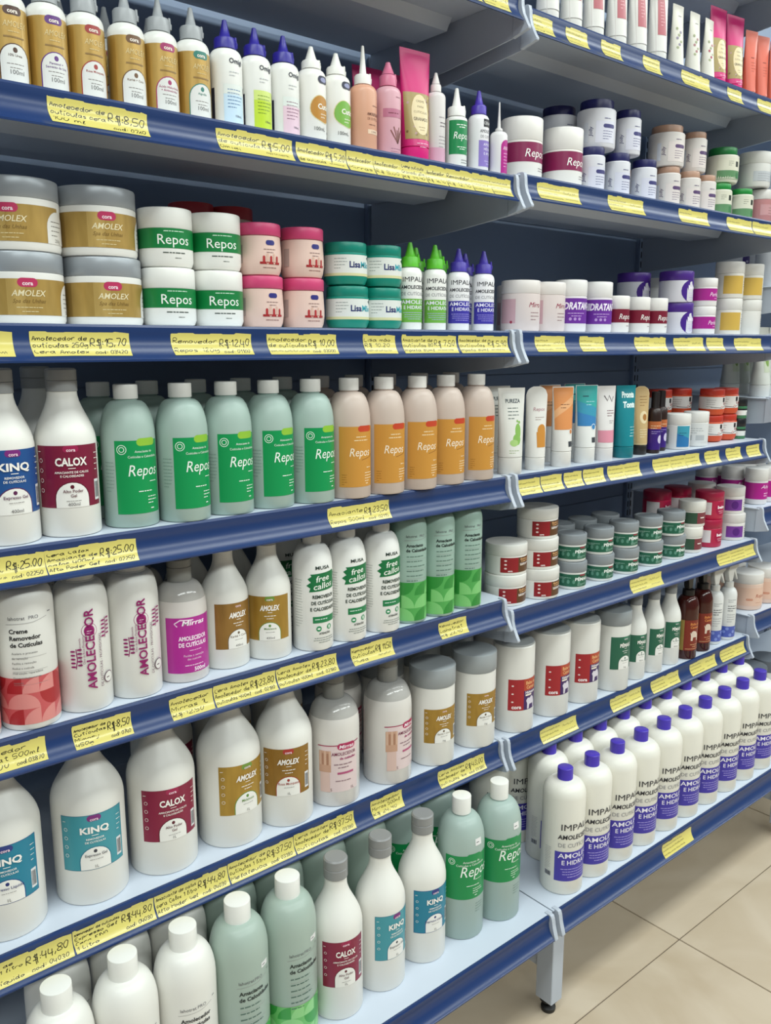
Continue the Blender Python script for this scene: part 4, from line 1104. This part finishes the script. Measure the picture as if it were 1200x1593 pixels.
# ------------------------------------------------------------------ where everything stands (x,y in metres)
TABLE = """
gold1|LB|front|0|0|-0.790,0.048
gold2|LB|front|0|0|-0.746,0.048
gold3|LB|front|0|0|-0.702,0.048
gold4|LB|front|0|0|-0.652,0.048
gold5|LB|front|0|0|-0.609,0.048
gold6|LB|front|0|0|-0.565,0.048
omigi1|LB|front|0|0|-0.518,0.046
omigi2|LB|front|0|0|-0.474,0.046
omigi3|LB|front|0|0|-0.429,0.046
cutic1|LB|front|0|0|-0.383,0.046
cutic2|LB|front|0|0|-0.340,0.046
peach|LB|front|0|0|-0.291,0.046
rosebot|LB|front|0|0|-0.243,0.046
granado|LB|front|0|-0.1|-0.186,0.050
whitepink|LB|front|0|0|-0.145,0.046
reposmini|LB|front|0|-0.1|-0.099,0.046
impmini|LB|front|0|0|-0.048,0.046
anita|LB|front|0|-0.45|-0.016,0.030
granado|LB|back|0|-0.1|-0.130,0.160 -0.190,0.160
gold1|LB|back|0|0|-0.765,0.115
gold2|LB|back|0|0|-0.705,0.115
gold3|LB|back|0|0|-0.648,0.115
gold4|LB|back|0|0|-0.590,0.115
gold5|LB|back|0|0|-0.535,0.115
omigi1|LB|back|0|0|-0.475,0.112
omigi2|LB|back|0|0|-0.430,0.112
omigi3|LB|back|0|0|-0.385,0.112
cutic1|LB|back|0|0|-0.338,0.112
cutic2|LB|back|0|0|-0.295,0.112
repospurple|MB|front|0|-0.15|0.075,0.060 0.188,0.060
navy_s|MB|lower|0|-0.8|0.262,0.050 0.343,0.050 0.434,0.050
navy_b|MB|upper|0.082|-0.7|0.285,0.060
navy_s|MB|upper|0.082|-0.8|0.372,0.050
navy_s|MB|back lower|0|-0.7|0.272,0.135
navy_b|MB|back upper|0.082|-0.7|0.267,0.135
beige_b|MB|upper|0.08|-0.7|0.524,0.060
beige_s|MB|upper|0.08|-0.8|0.614,0.050
beige_s|MB|lower|0|-0.8|0.521,0.050 0.599,0.050 0.662,0.050
greenlid_b|MB|upper|0.072|-0.4|0.745,0.058
greenlid_s|MB|lower|0|-0.5|0.727,0.050 0.823,0.050
whitejar_b|MB|upper|0.08|0|0.890,0.058
rosejar|MB|lower|0|0|0.915,0.050
navy_s|MB|back|0|-0.8|0.352,0.115 0.425,0.115
beige_s|MB|back|0|-0.8|0.500,0.115 0.580,0.115 0.655,0.115
tubewp|MA|front|0|-0.35|0.121,0.050 0.185,0.050 0.249,0.050 0.319,0.050 0.385,0.050 0.453,0.050
flower1|MA|front|0|0|0.522,0.050
flower2|MA|front|0|0|0.585,0.050
flower3|MA|front|0|0|0.641,0.050
granado|MA|front|0|-0.1|0.683,0.055 0.754,0.055
coral|MA|front|0|-0.2|0.818,0.050 0.872,0.050 0.931,0.050
purplejar|LA|front|0|0|-0.045,0.080
amolexjar|LC|lower|0|-0.2|-0.787,0.072 -0.689,0.072
amolexjar|LC|upper|0.0805|-0.55|-0.787,0.072
amolexjar|LC|upper|0.0805|-0.15|-0.692,0.072
repos120|LC|lower|0|-0.2|-0.607,0.058 -0.536,0.058
repos120|LC|upper|0.0725|-0.2|-0.608,0.058 -0.537,0.058
pinkjar|LC|lower|0|0|-0.468,0.056 -0.397,0.056
pinkjar|LC|upper|0.0695|0|-0.470,0.056 -0.397,0.056
redjar|LC|back upper|0.09|0|-0.494,0.200 -0.427,0.200
redjar|LC|back lower|0|0|-0.498,0.200 -0.431,0.200
lisa|LC|lower|0|-0.15|-0.315,0.056 -0.249,0.056
lisa|LC|upper|0.0625|-0.15|-0.318,0.056 -0.249,0.056
imp80g|LC|front|0|-0.3|-0.197,0.046 -0.143,0.046
imp80p|LC|front|0|-0.3|-0.089,0.046 -0.029,0.046
imp80g|LC|back|0|-0.3|-0.140,0.095 -0.087,0.095
imp80p|LC|back|0|-0.3|-0.024,0.095
mirra|MC|front|0|-0.3|0.082,0.058 0.154,0.058
mirra|MC|back|0|-0.3|0.171,0.150
hidra|MC|front|0|-0.5|0.221,0.054 0.302,0.054
repos_s|MC|front|0|-0.3|0.361,0.046 0.433,0.046 0.498,0.046
beira|MC|lower|0|-0.5|0.599,0.060
beira|MC|upper|0.066|-0.5|0.593,0.060
beira|MC|back lower|0|-0.5|0.560,0.145
beira|MC|back upper|0.066|-0.5|0.560,0.145
perf|MC|lower|0|-0.3|0.692,0.050
perf|MC|upper|0.061|-0.3|0.692,0.050
yellowjar|MC|lower|0|-0.1|0.809,0.055
yellowjar_p|MC|lower|0|-0.1|0.902,0.055
yellowjar|MC|upper|0.082|-0.1|0.808,0.055 0.900,0.055
plainjar|MC|back upper|0.066|0|0.736,0.200 0.833,0.130
plainjar|MC|back lower|0|0|0.743,0.200 0.842,0.130
kinq400|LD|front|0|0|-0.834,0.041
calox400|LD|front|0|-0.2|-0.760,0.041
repos500g|LD|front|0|0.05|-0.681,0.040 -0.612,0.029 -0.543,0.032 -0.474,0.034 -0.406,0.028
repos500a|LD|front|0|-0.22|-0.340,0.022 -0.275,0.018 -0.207,0.016 -0.137,0.023 -0.064,0.024
kinq400|LD|back|0|0|-0.833,0.140
calox400|LD|back|0|0|-0.757,0.140
repos500g|LD|back|0|0|-0.684,0.120 -0.615,0.120 -0.541,0.120 -0.467,0.120 -0.393,0.120
repos500a|LD|back|0|-0.22|-0.322,0.120 -0.253,0.120 -0.181,0.120 -0.107,0.120 -0.030,0.120
tube_foot|MD|front|0|-0.3|0.024,0.022
tube_repos|MD|front|0|-0.35|0.099,0.027
tube_orange|MD|front|0|-0.3|0.170,0.023
tube_blue|MD|front|0|-0.3|0.249,0.028
tube_pink|MD|front|0|-0.3|0.308,0.025
tube_teal|MD|front|0|-0.3|0.374,0.024
tube_cream|MD|front|0|-0.4|0.441,0.032
darkbottle|MD|front|0|-0.5|0.481,0.023 0.531,0.040
jar_teal|MD|front|0|-1.1|0.593,0.035
jar_grey|MD|front|0|-1.1|0.680,0.041
lisared|MD|lower|0|-0.35|0.785,0.064 0.849,0.064
lisared|MD|back lower|0|-0.35|0.748,0.128 0.662,0.128
lisared|MD|upper|0.0625|-0.35|0.785,0.064 0.849,0.064
lisared|MD|back upper|0.0625|-0.35|0.748,0.128 0.662,0.128
stripejar|MD|lower|0|0|0.898,0.052
stripejar|MD|upper|0.05|0|0.898,0.052
tube_foot|MD|back|0|-0.3|0.058,0.085
tube_orange|MD|back|0|-0.3|0.208,0.085
tube_blue|MD|back|0|-0.3|0.286,0.085
lahopink|LE|front|0|-0.25|-0.900,0.028 -0.828,0.031
mimosy|LE|front|0|-0.2|-0.758,0.037 -0.690,0.037
mirras500|LE|front|0|-0.15|-0.617,0.045
amolex400b|LE|front|0|0|-0.547,0.050
amolex400g|LE|front|0|-0.5|-0.479,0.042
musa|LE|front|0|-0.15|-0.410,0.025 -0.345,0.025 -0.277,0.023
lahogreen|LE|front|0|-0.15|-0.213,0.028 -0.152,0.024 -0.085,0.024
lahopink|LE|back|0|0|-0.790,0.135
mimosy|LE|back|0|0|-0.710,0.135
mirras500|LE|back|0|0|-0.635,0.135
amolex400b|LE|back|0|0|-0.560,0.135
amolex400g|LE|back|0|0|-0.485,0.135
musa|LE|back|0|-0.15|-0.397,0.120 -0.319,0.120 -0.243,0.120
lahogreen|LE|back|0|-0.15|-0.167,0.120 -0.091,0.120
baba_s|ME|lower|0|-0.45|0.050,0.048 0.133,0.036
baba_s|ME|upper|0.058|-0.45|0.053,0.050
baba_s|ME|middle|0.058|-0.45|0.132,0.040
baba_s|ME|upper|0.116|-0.45|0.135,0.045
pemax_s|ME|lower|0|-0.7|0.229,0.032 0.322,0.033 0.409,0.031 0.505,0.034 0.600,0.036
pemax_s|ME|upper|0.055|-0.7|0.230,0.036 0.321,0.036 0.410,0.036 0.501,0.036 0.592,0.036
pemax_s|ME|back lower|0|-0.7|0.335,0.110 0.426,0.110 0.537,0.110 0.628,0.110
pemax_s|ME|back upper|0.055|-0.7|0.288,0.110 0.364,0.110 0.446,0.110
maroonjar|ME|lower|0|-0.6|0.686,0.043
maroonjar|ME|upper|0.06|-0.6|0.696,0.045
redbeira|ME|lower|0|-0.8|0.775,0.046
redbeira|ME|upper|0.066|-0.8|0.782,0.050
purpjar|ME|lower|0|-0.2|0.889,0.048
purpjar|ME|upper|0.066|-0.2|0.891,0.055
redbeira|ME|back lower|0|-0.8|0.690,0.135 0.780,0.135
redbeira|ME|back upper|0.066|-0.8|0.690,0.135 0.780,0.135
purpjar|ME|back lower|0|-0.2|0.885,0.130
purpjar|ME|back upper|0.066|-0.2|0.885,0.130
kinq1liq|LF|front|0|-0.2|-0.868,0.062
kinq1gel|LF|front|0|-0.2|-0.757,0.062
calox1|LF|front|0|-0.15|-0.653,0.059
amolex1g|LF|front|0|0|-0.546,0.056
amolex1r|LF|front|0|-0.5|-0.454,0.047
mirras1|LF|front|0|-0.6|-0.361,0.041
mirras1|LF|front|0|-0.15|-0.250,0.038
amolexkg|LF|front|0|-0.2|-0.149,0.035 -0.043,0.035
calox1|LF|back|0|0|-0.600,0.165
amolex1g|LF|back|0|0|-0.495,0.165
amolex1r|LF|back|0|0|-0.390,0.165
mirras1|LF|back|0|0|-0.285,0.130
amolexkg|LF|back|0|-0.2|-0.190,0.125 -0.100,0.125 -0.012,0.125
babakg|MF|front|0|-0.55|0.068,0.036 0.178,0.037 0.278,0.038
pemaxkg|MF|front|0|-0.1|0.381,0.031
pemaxbot|MF|front|0|-0.25|0.464,0.030 0.531,0.028 0.603,0.030
amberspray|MF|front|0|-0.3|0.668,0.023 0.742,0.029
whitespray|MF|front|0|-0.4|0.808,0.032 0.865,0.027
babakg|MF|back|0|-0.55|0.122,0.140 0.224,0.140
pemaxkg|MF|back|0|-0.1|0.414,0.140
lahow1|LG|front|0|-0.1|-0.850,-0.047 -0.766,-0.047 -0.682,-0.047
lahog1|LG|front|0|0|-0.598,-0.046 -0.514,-0.046
calox1g|LG|front|0|-0.33|-0.431,-0.053
kinq1gelg|LG|front|0|0|-0.342,-0.052
kinq1liqg|LG|front|0|-0.2|-0.247,-0.048
repos1L|LG|front|0|-0.45|-0.156,-0.049 -0.070,-0.058
lahow1|LG|back|0|0|-0.820,0.045 -0.733,0.045 -0.646,0.045
lahog1|LG|back|0|0|-0.560,0.045 -0.473,0.045 -0.386,0.045 -0.298,0.045
repos1L|LG|back|0|-0.45|-0.210,0.045 -0.125,0.045
impala1L|MG|front|0|-0.1|0.079,-0.088 0.161,-0.088 0.244,-0.088 0.326,-0.088 0.410,-0.088 0.493,-0.088 0.576,-0.088 0.660,-0.088 0.744,-0.088 0.828,-0.088
impala1L|MG|back|0|-0.1|0.138,-0.002 0.222,-0.002 0.305,-0.002 0.389,-0.002 0.472,-0.002 0.555,-0.002 0.638,-0.002 0.721,-0.002 0.804,-0.002 0.887,-0.002
impala1L|MG|rear|0|-0.1|0.058,0.083 0.141,0.083
magjar|T2|front|0|-0.5|1.000,0.045 1.058,0.045 1.115,0.045
magjar|T2|back|0|-0.5|1.000,0.110 1.058,0.110 1.115,0.110
magjar|T2|rear|0|-0.5|0.985,0.175 1.043,0.175 1.101,0.175
peachjar|T3|front|0|-0.5|1.005,0.052 1.100,0.052
peachjar|T3|back|0|-0.5|1.010,0.150 1.100,0.150
greentube|T1|front|0|0|0.985,0.050 1.040,0.050 1.095,0.050
greentube|T1|back|0|0|1.005,0.140 1.060,0.140 1.110,0.140 1.160,0.140
babakgs|T0|front|0|0|1.020,0.060 1.120,0.060
babakgs|T0|back|0|0|1.030,0.170 1.130,0.170
darklidjar|T4|front|0|0|1.020,0.030 1.115,0.030
pemaxbot|T4|back|0|-0.25|1.020,0.140 1.090,0.140 1.160,0.140
"""
ORD = ['', 'first', 'second', 'third', 'fourth', 'fifth', 'sixth', 'seventh', 'eighth', 'ninth', 'tenth', 'eleventh', 'twelfth']
ROWTXT = {'front': 'front row', 'back': 'second row', 'rear': 'rear row', 'lower': 'lower layer', 'upper': 'upper layer', 'middle': 'middle layer',
          'back lower': 'lower back layer', 'back upper': 'upper back layer'}
entries = []
for ln in TABLE.strip().splitlines():
    t, sh, rw, dz, rot, pts = ln.split('|')
    for p in pts.split():
        x, y = p.split(',')
        entries.append([t, sh, rw, float(dz), float(rot), float(x), float(y)])
count = {}
for e in entries:
    count.setdefault((e[0], e[1], e[2]), []).append(e)
def place(t, x, y, z, rot, label):
    T = TYPES[t]
    root = link(T['n'], None, None, (x, y, z), rot)
    tag(root, label, T['cat'], T['look'] + 's')
    made = []
    for nm, me, par, lb in T['parts']:
        o = link(nm, me, root if par is None else made[par])
        if lb:
            o['label'] = lb
        made.append(o)
    return root
rnd = random.Random(11)
for (t, sh, rw), lst in count.items():
    lst.sort(key=lambda e: e[5])
    for i, e in enumerate(lst):
        look = TYPES[t]['look']
        pos = NTH[sh]
        if len(lst) > 1:
            lab = '%s, %s from left, %s, %s' % (look, ORD[i + 1], ROWTXT[rw], pos)
        else:
            lab = '%s, %s, %s' % (look, ROWTXT[rw], pos)
        place(t, e[5], e[6], Z0 + SHZ[sh] + e[3] + 0.0002, e[4] + rnd.uniform(-.06, .06), lab)

# ------------------------------------------------------------------ handwritten price tags on the rails
# one-stroke alphabet: points are two digits x,y; 3 = base line, 6 = x-height, 9 = ascender
PEN = {
 'a': '56 26 05 04 23 44 56 53 63', 'b': '19 13 33 54 55 36 15', 'c': '55 36 16 04 13 33 54', 'd': '55 26 05 04 23 44 59 53 63',
 'e': '04 45 56 26 05 04 13 33 54', 'f': '58 39 28 21/16 46', 'g': '56 26 05 04 24 45 56 52 30 11', 'h': '09 03 15 36 45 43', 'i': '16 13 23/18 19',
 'j': '36 31 10/38 39', 'k': '09 03/46 04 43', 'l': '14 38 29 14 13 33', 'm': '06 03 05 26 33 35 56 63', 'n': '06 03 05 26 46 53',
 'o': '26 05 04 23 44 55 26', 'p': '06 00/05 26 45 44 23 03', 'q': '56 26 05 04 23 54/56 50', 'r': '06 03 05 26 46', 's': '46 16 05 44 33 03',
 't': '29 24 33 43/07 47', 'u': '06 04 23 43 56 53', 'v': '06 23 46', 'x': '06 43/46 03', 'y': '06 14 34/56 30 10', 'z': '06 46 03 43',
 'A': '03 29 43/15 35', 'C': '58 29 06 14 33 53', 'D': '03 09 48 44 03', 'E': '49 09 03 43/06 36', 'G': '58 29 06 14 33 54 55 35', 'I': '09 03',
 'K': '09 03/49 06 53', 'L': '09 03 43', 'M': '03 09 35 69 63', 'N': '03 09 53 59', 'O': '29 06 14 33 55 48 29', 'P': '03 09 49 46 06', 'Q': '29 06 14 33 55 48 29/34 52',
 'R': '03 09 49 46 06 53', 'X': '09 53/59 03', '$': '58 28 17 55 34 04/40 29/51 49', '0': '29 06 14 23 44 58 29', '1': '17 39 33', '2': '18 39 57 03 53', '3': '08 39 57 26 54 23 04',
 '4': '09 05 55/48 42', '5': '59 09 06 46 54 33 03', '6': '48 15 03 43 45 15', '7': '09 59 23', '8': '26 08 39 57 26 04 23 54 26', '9': '56 17 29 58 53',
 ':': '14 15/16 17', ',': '14 02', '.': '13 14', 'í': '16 13 23/18 39', 'ú': '06 04 23 43 56 53/28 49', 'ã': '56 26 05 04 23 44 56 53/17 38 48', 'ç': '55 36 16 04 13 33 54/33 21',
}
def smooth(pts, n=3):
    if len(pts) < 3:
        return pts
    P = [pts[0]] + pts + [pts[-1]]
    out = []
    for i in range(1, len(P) - 2):
        a, b, c, d = P[i - 1:i + 3]
        for k in range(n):
            t = k / n
            out.append(tuple(.5 * (2 * b[j] + (c[j] - a[j]) * t + (2 * a[j] - 5 * b[j] + 4 * c[j] - d[j]) * t * t + (3 * b[j] - a[j] - 3 * c[j] + d[j]) * t ** 3) for j in (0, 1)))
    out.append(pts[-1])
    return out
def pen_line(P, s, t, wd, h, text, rnd, ink='1b1a16', pw=0.8, slant=.12):
    """write text with its left end at s, base line t, digit height h, squeezed to width wd"""
    adv, x = [], 0.0
    for ch in text:
        adv.append(x)
        if ch == ' ':
            x += 4.5
            continue
        g = PEN.get(ch, PEN['o'])
        x += max(int(q[0]) for st in g.split('/') for q in st.split()) + 1.7
    u = h / 6.0
    kx = min(u * 1.25, wd / max(x, 1))
    for ch, a in zip(text, adv):
        if ch == ' ':
            continue
        jy, js = rnd.uniform(-.5, .5), rnd.uniform(.92, 1.1)
        for st in PEN.get(ch, PEN['o']).split('/'):
            pts = [((a + int(q[0]) * js + rnd.uniform(-.2, .2)), int(q[1]) - 3 + jy + rnd.uniform(-.2, .2)) for q in st.split()]
            pts = smooth(pts)
            P.stroke([(s + px * kx + py * u * slant, t + py * u) for px, py in pts], pw, ink)
def scribble(P, s, t, wd, h, rnd, ink='2a2820', pw=.6):
    """a written line too small to read"""
    x = 0
    while x < wd - 2:
        L = min(rnd.uniform(6, 14) * h / 3.2, wd - x)
        n = max(4, int(L / (h * .42)))
        pts = [(s + x + L * k / n + rnd.uniform(-.25, .25), t + (h * rnd.uniform(.55, 1.15) if k % 2 else h * rnd.uniform(-.1, .3))) for k in range(n + 1)]
        P.stroke(smooth(pts, 2), pw, ink)
        x += L + h * .5
TAGS = """
LA|-0.246|-0.184|~||
LA|-0.181|-0.104|~|~|
LA|-0.101|-0.040|~|~|
MA|0.014|0.069|~|~|
MA|0.104|0.162|~||
MA|0.202|0.259|~||
MA|0.329|0.384|~||
MA|0.459|0.562|~|~|
MA|0.633|0.691|~||
MA|0.760|0.833|~||
LB|-0.770|-0.655|Amolecedor de/cutículas cera/100 ml|R$:8,50|cod: 0760
LB|-0.565|-0.452|Amolecedor/de cutícula/Omigi|R$:5,00|~
LB|-0.446|-0.363|Amolecedor/de cutícula|R$ 5,20|~
LB|-0.362|-0.314|Amolecedor/Mirras||
LB|-0.314|-0.263|Amolecedor/R$ 5,00||
LB|-0.263|-0.213|Creme cutícula/Granado 60g/R$ 19,90||
LB|-0.213|-0.171|Amolecedor/R$ 16,90||
LB|-0.171|-0.114|Removedor/R$ 12,90||
LB|-0.114|-0.070|~||
LB|-0.070|-0.023|~||
MB|0.043|0.156|~|~|
MB|0.242|0.355|~|~|
MB|0.479|0.589|~|~|
MB|0.668|0.777|~|~|
MB|0.780|0.880|~||
LC|-0.879|-0.826|~||
LC|-0.808|-0.692|Amolecedor de/cutículas 250g/Cera Amolex|R$:15,70|cod: 03420
LC|-0.638|-0.523|Removedor/Repos 120g|R$:12,40|cod: 01100
LC|-0.499|-0.383|Amolecedor/de cutículas/~|R$ 10,00|cod: 03000
LC|-0.334|-0.272|Lisa mão/R$ 10,20/~||
LC|-0.259|-0.143|Amaciante de/cutículas 80/Impala 80ml|R$ 7,50|~
LC|-0.138|-0.020|Amolecedor de/cutículas/Impala 80ml|R$ 5,90|~
MC|0.050|0.133|~|~|
MC|0.176|0.251|~|~|
MC|0.350|0.461|~|~|
MC|0.490|0.606|~|~|
MC|0.619|0.690|~||
MC|0.738|0.863|~|~|
LD|-0.914|-0.810|~|R$:25.00|cod: 02250
LD|-0.810|-0.698|Cera Calox/Amaciante de/calos 400ml/Alto Poder Gel|R$:25.00|cod: 02250
LD|-0.402|-0.284|Amaciante/Repos 500ml|R$:23,50|cod: 02115
MD|0.017|0.077|~||
MD|0.079|0.140|~||
MD|0.146|0.200|~||
MD|0.204|0.269|~||
MD|0.282|0.338|~||
MD|0.338|0.392|~||
MD|0.439|0.507|~||
MD|0.507|0.565|~||
MD|0.565|0.623|~||
MD|0.645|0.709|~||
MD|0.738|0.806|~||
MD|0.834|0.897|~||
LE|-0.920|-0.826|Amolecedor/Lahotrat 500ml/R$ 13,00||cod.03870
LE|-0.794|-0.718|Amolecedor de/Cutículas/Mimosy/450g|R$:8,50|cod: 0740
LE|-0.665|-0.601|Amolecedor/Mirras 1L/R$:12,50||
LE|-0.600|-0.499|Cera Amolex/Amolecedor de/cutículas 400ml|R$:23,80|cod. 02180
LE|-0.498|-0.389|Cera Amolex/Amolecedor de/cutículas 400ml|R$:23,80|cod. 02180
LE|-0.361|-0.277|Removedor/cutículas/Musa|R$ 11,50|~
LE|-0.174|-0.108|Removedor/Lahotrat/R$ 23,90||
ME|0.382|0.500|~|~|
ME|0.734|0.797|~||
ME|0.797|0.912|~|~|
LF|-0.951|-0.813|Removedor de/cutículas 1 litro/King/Expresso líquido|R$:44,80|cod: 04030
LF|-0.812|-0.702|Removedor de cutículas/Expresso Gel/Cera KINQ/1 Litro|R$:44.80|cod: 04030
LF|-0.701|-0.589|Amaciante de calos/cera Calox 1 litro/Alto Poder Gel|R$:44,80|cod: 04030
LF|-0.588|-0.475|Amolecedor de/cutículas 1 litro/Melaleuca|R$:37.50|cod: 03380
LF|-0.474|-0.358|Cera Amolex/Amolecedor de/cutículas|R$:37.50|cod: 03380
LF|-0.323|-0.255|Amolecedor/Mirras 500ml/R$ 24,90||
LF|-0.171|-0.054|Cera Amolex/Amolecedor de/cutículas 1kg|R$:43,00|cod 03380
MF|0.104|0.217|~|~|
MF|0.333|0.447|~|~|
MF|0.485|0.598|~|~|
MF|0.647|0.761|~|~|
MF|0.785|0.903|~|~|
MG|0.350|0.462|~||
"""
M_TAPE = mat('d8cc72', .22, 0, 'tape')
tag_n = {}
for ln in TAGS.strip().splitlines():
    tag_n.setdefault(ln.split('|')[0], []).append(ln)
used = set()
for sh, lst in tag_n.items():
    for i, ln in enumerate(lst):
        sh, x0, x1, lines, price, code = ln.split('|')
        x0, x1 = float(x0), float(x1)
        rnd = random.Random(sum(map(ord, ln)))
        w, H = (x1 - x0) * 1000, 30.5
        dtop = .0055
        P = Print(step=1000.0)
        # torn and overlapping strips of tape: slightly ragged outline
        top = [(w, H - 1.2 + rnd.uniform(-.8, .4))]
        k = w
        lev = H
        while k > 8:
            q = rnd.uniform(7, 26)
            nl = H + rnd.uniform(-1.8, .6)
            top += [(max(k - q * .9, 1), lev), (max(k - q, .5), nl)]
            k -= q
            lev = nl
        out = [(1.4, rnd.uniform(-.6, .4)), (w * .4, rnd.uniform(-.5, .5)), (w - .5, rnd.uniform(-.6, .4)), (w + rnd.uniform(-.6, .6), H * .5)] + top + [(0, lev - .5), (rnd.uniform(-.4, .8), H * .5)]
        P.poly(out, 'TAPE')
        P.pm = staticmethod(lambda col: M_TAPE if col == 'TAPE' else prn(col))
        ls = lines.split('/')
        n = len(ls)
        lw = w * (.56 if price else .92)
        lh = min(5.6, 25.0 / n * .62) if n > 1 or lines != '~' else 4.0
        if lines == '~':
            ls, n = ['~'] * 3, 3
        for j, tx in enumerate(ls):
            y = H - 4.2 - (j + .72) * (H - 6.0) / max(n, 2)
            if tx == '~':
                scribble(P, 2.5, y, lw * rnd.uniform(.7, .98), 3.2, rnd)
            else:
                pen_line(P, 2.5, y, lw - 2, lh, tx, rnd)
        if price == '~':
            scribble(P, w * .62, H * .52, w * .33, 5, rnd)
            scribble(P, w * .64, H * .2, w * .3, 3, rnd)
        elif price:
            pen_line(P, w * .585, H * .44, w * .39, 9.0, price, rnd, pw=1.05)
        if code == '~':
            scribble(P, w * .62, H * .16, w * .3, 3, rnd)
        elif code:
            pen_line(P, w * .62, H * .1, w * .34, 5.0, code, rnd)
        def surf(s, t, off):
            y, z, nn = rail_point(dtop + (H - t) / 1000.0)
            return (s / 1000.0, y + nn[0] * off / 1000.0, z + nn[1] * off / 1000.0)
        (a,), = P.meshes('price_tag', surf, tstep=3.5, base=.35, gap=200)
        low = sh[1] == 'G'
        # writing is kept as a part of the tag: split the strokes from the tape by material
        me = a
        bm = bmesh.new()
        bm.from_mesh(me)
        tape_i = [m.name for m in me.materials].index(M_TAPE.name)
        bw = bm.copy()
        bmesh.ops.delete(bm, geom=[f for f in bm.faces if f.material_index != tape_i], context='FACES')
        bmesh.ops.delete(bw, geom=[f for f in bw.faces if f.material_index == tape_i], context='FACES')
        for f in bw.faces:
            f.material_index = 0
        for f in bm.faces:
            f.material_index = 0
        ink = [m for m in me.materials if m is not M_TAPE and m.name != M_TAPE.name]
        o = link('price_tag', finish(bm, 'price_tag', M_TAPE, 60), None, (x0, Y_G if low else 0, Z0 + SHZ[sh]))
        link('handwriting', finish(bw, 'handwriting', ink[:1] or prn('1b1a16'), 60), o)
        if price not in ('', '~'):
            lab = 'yellow handwritten price tag reading %s, tag %s from left, %s' % (price.replace('R$', '').strip(': '), ORD[i + 1], NTH[sh])
        else:
            lab = 'yellow handwritten tag, %s from left on the %s rail' % (ORD[i + 1], NTH[sh])
        tag(o, lab, 'price tag', 'yellow handwritten price tags')
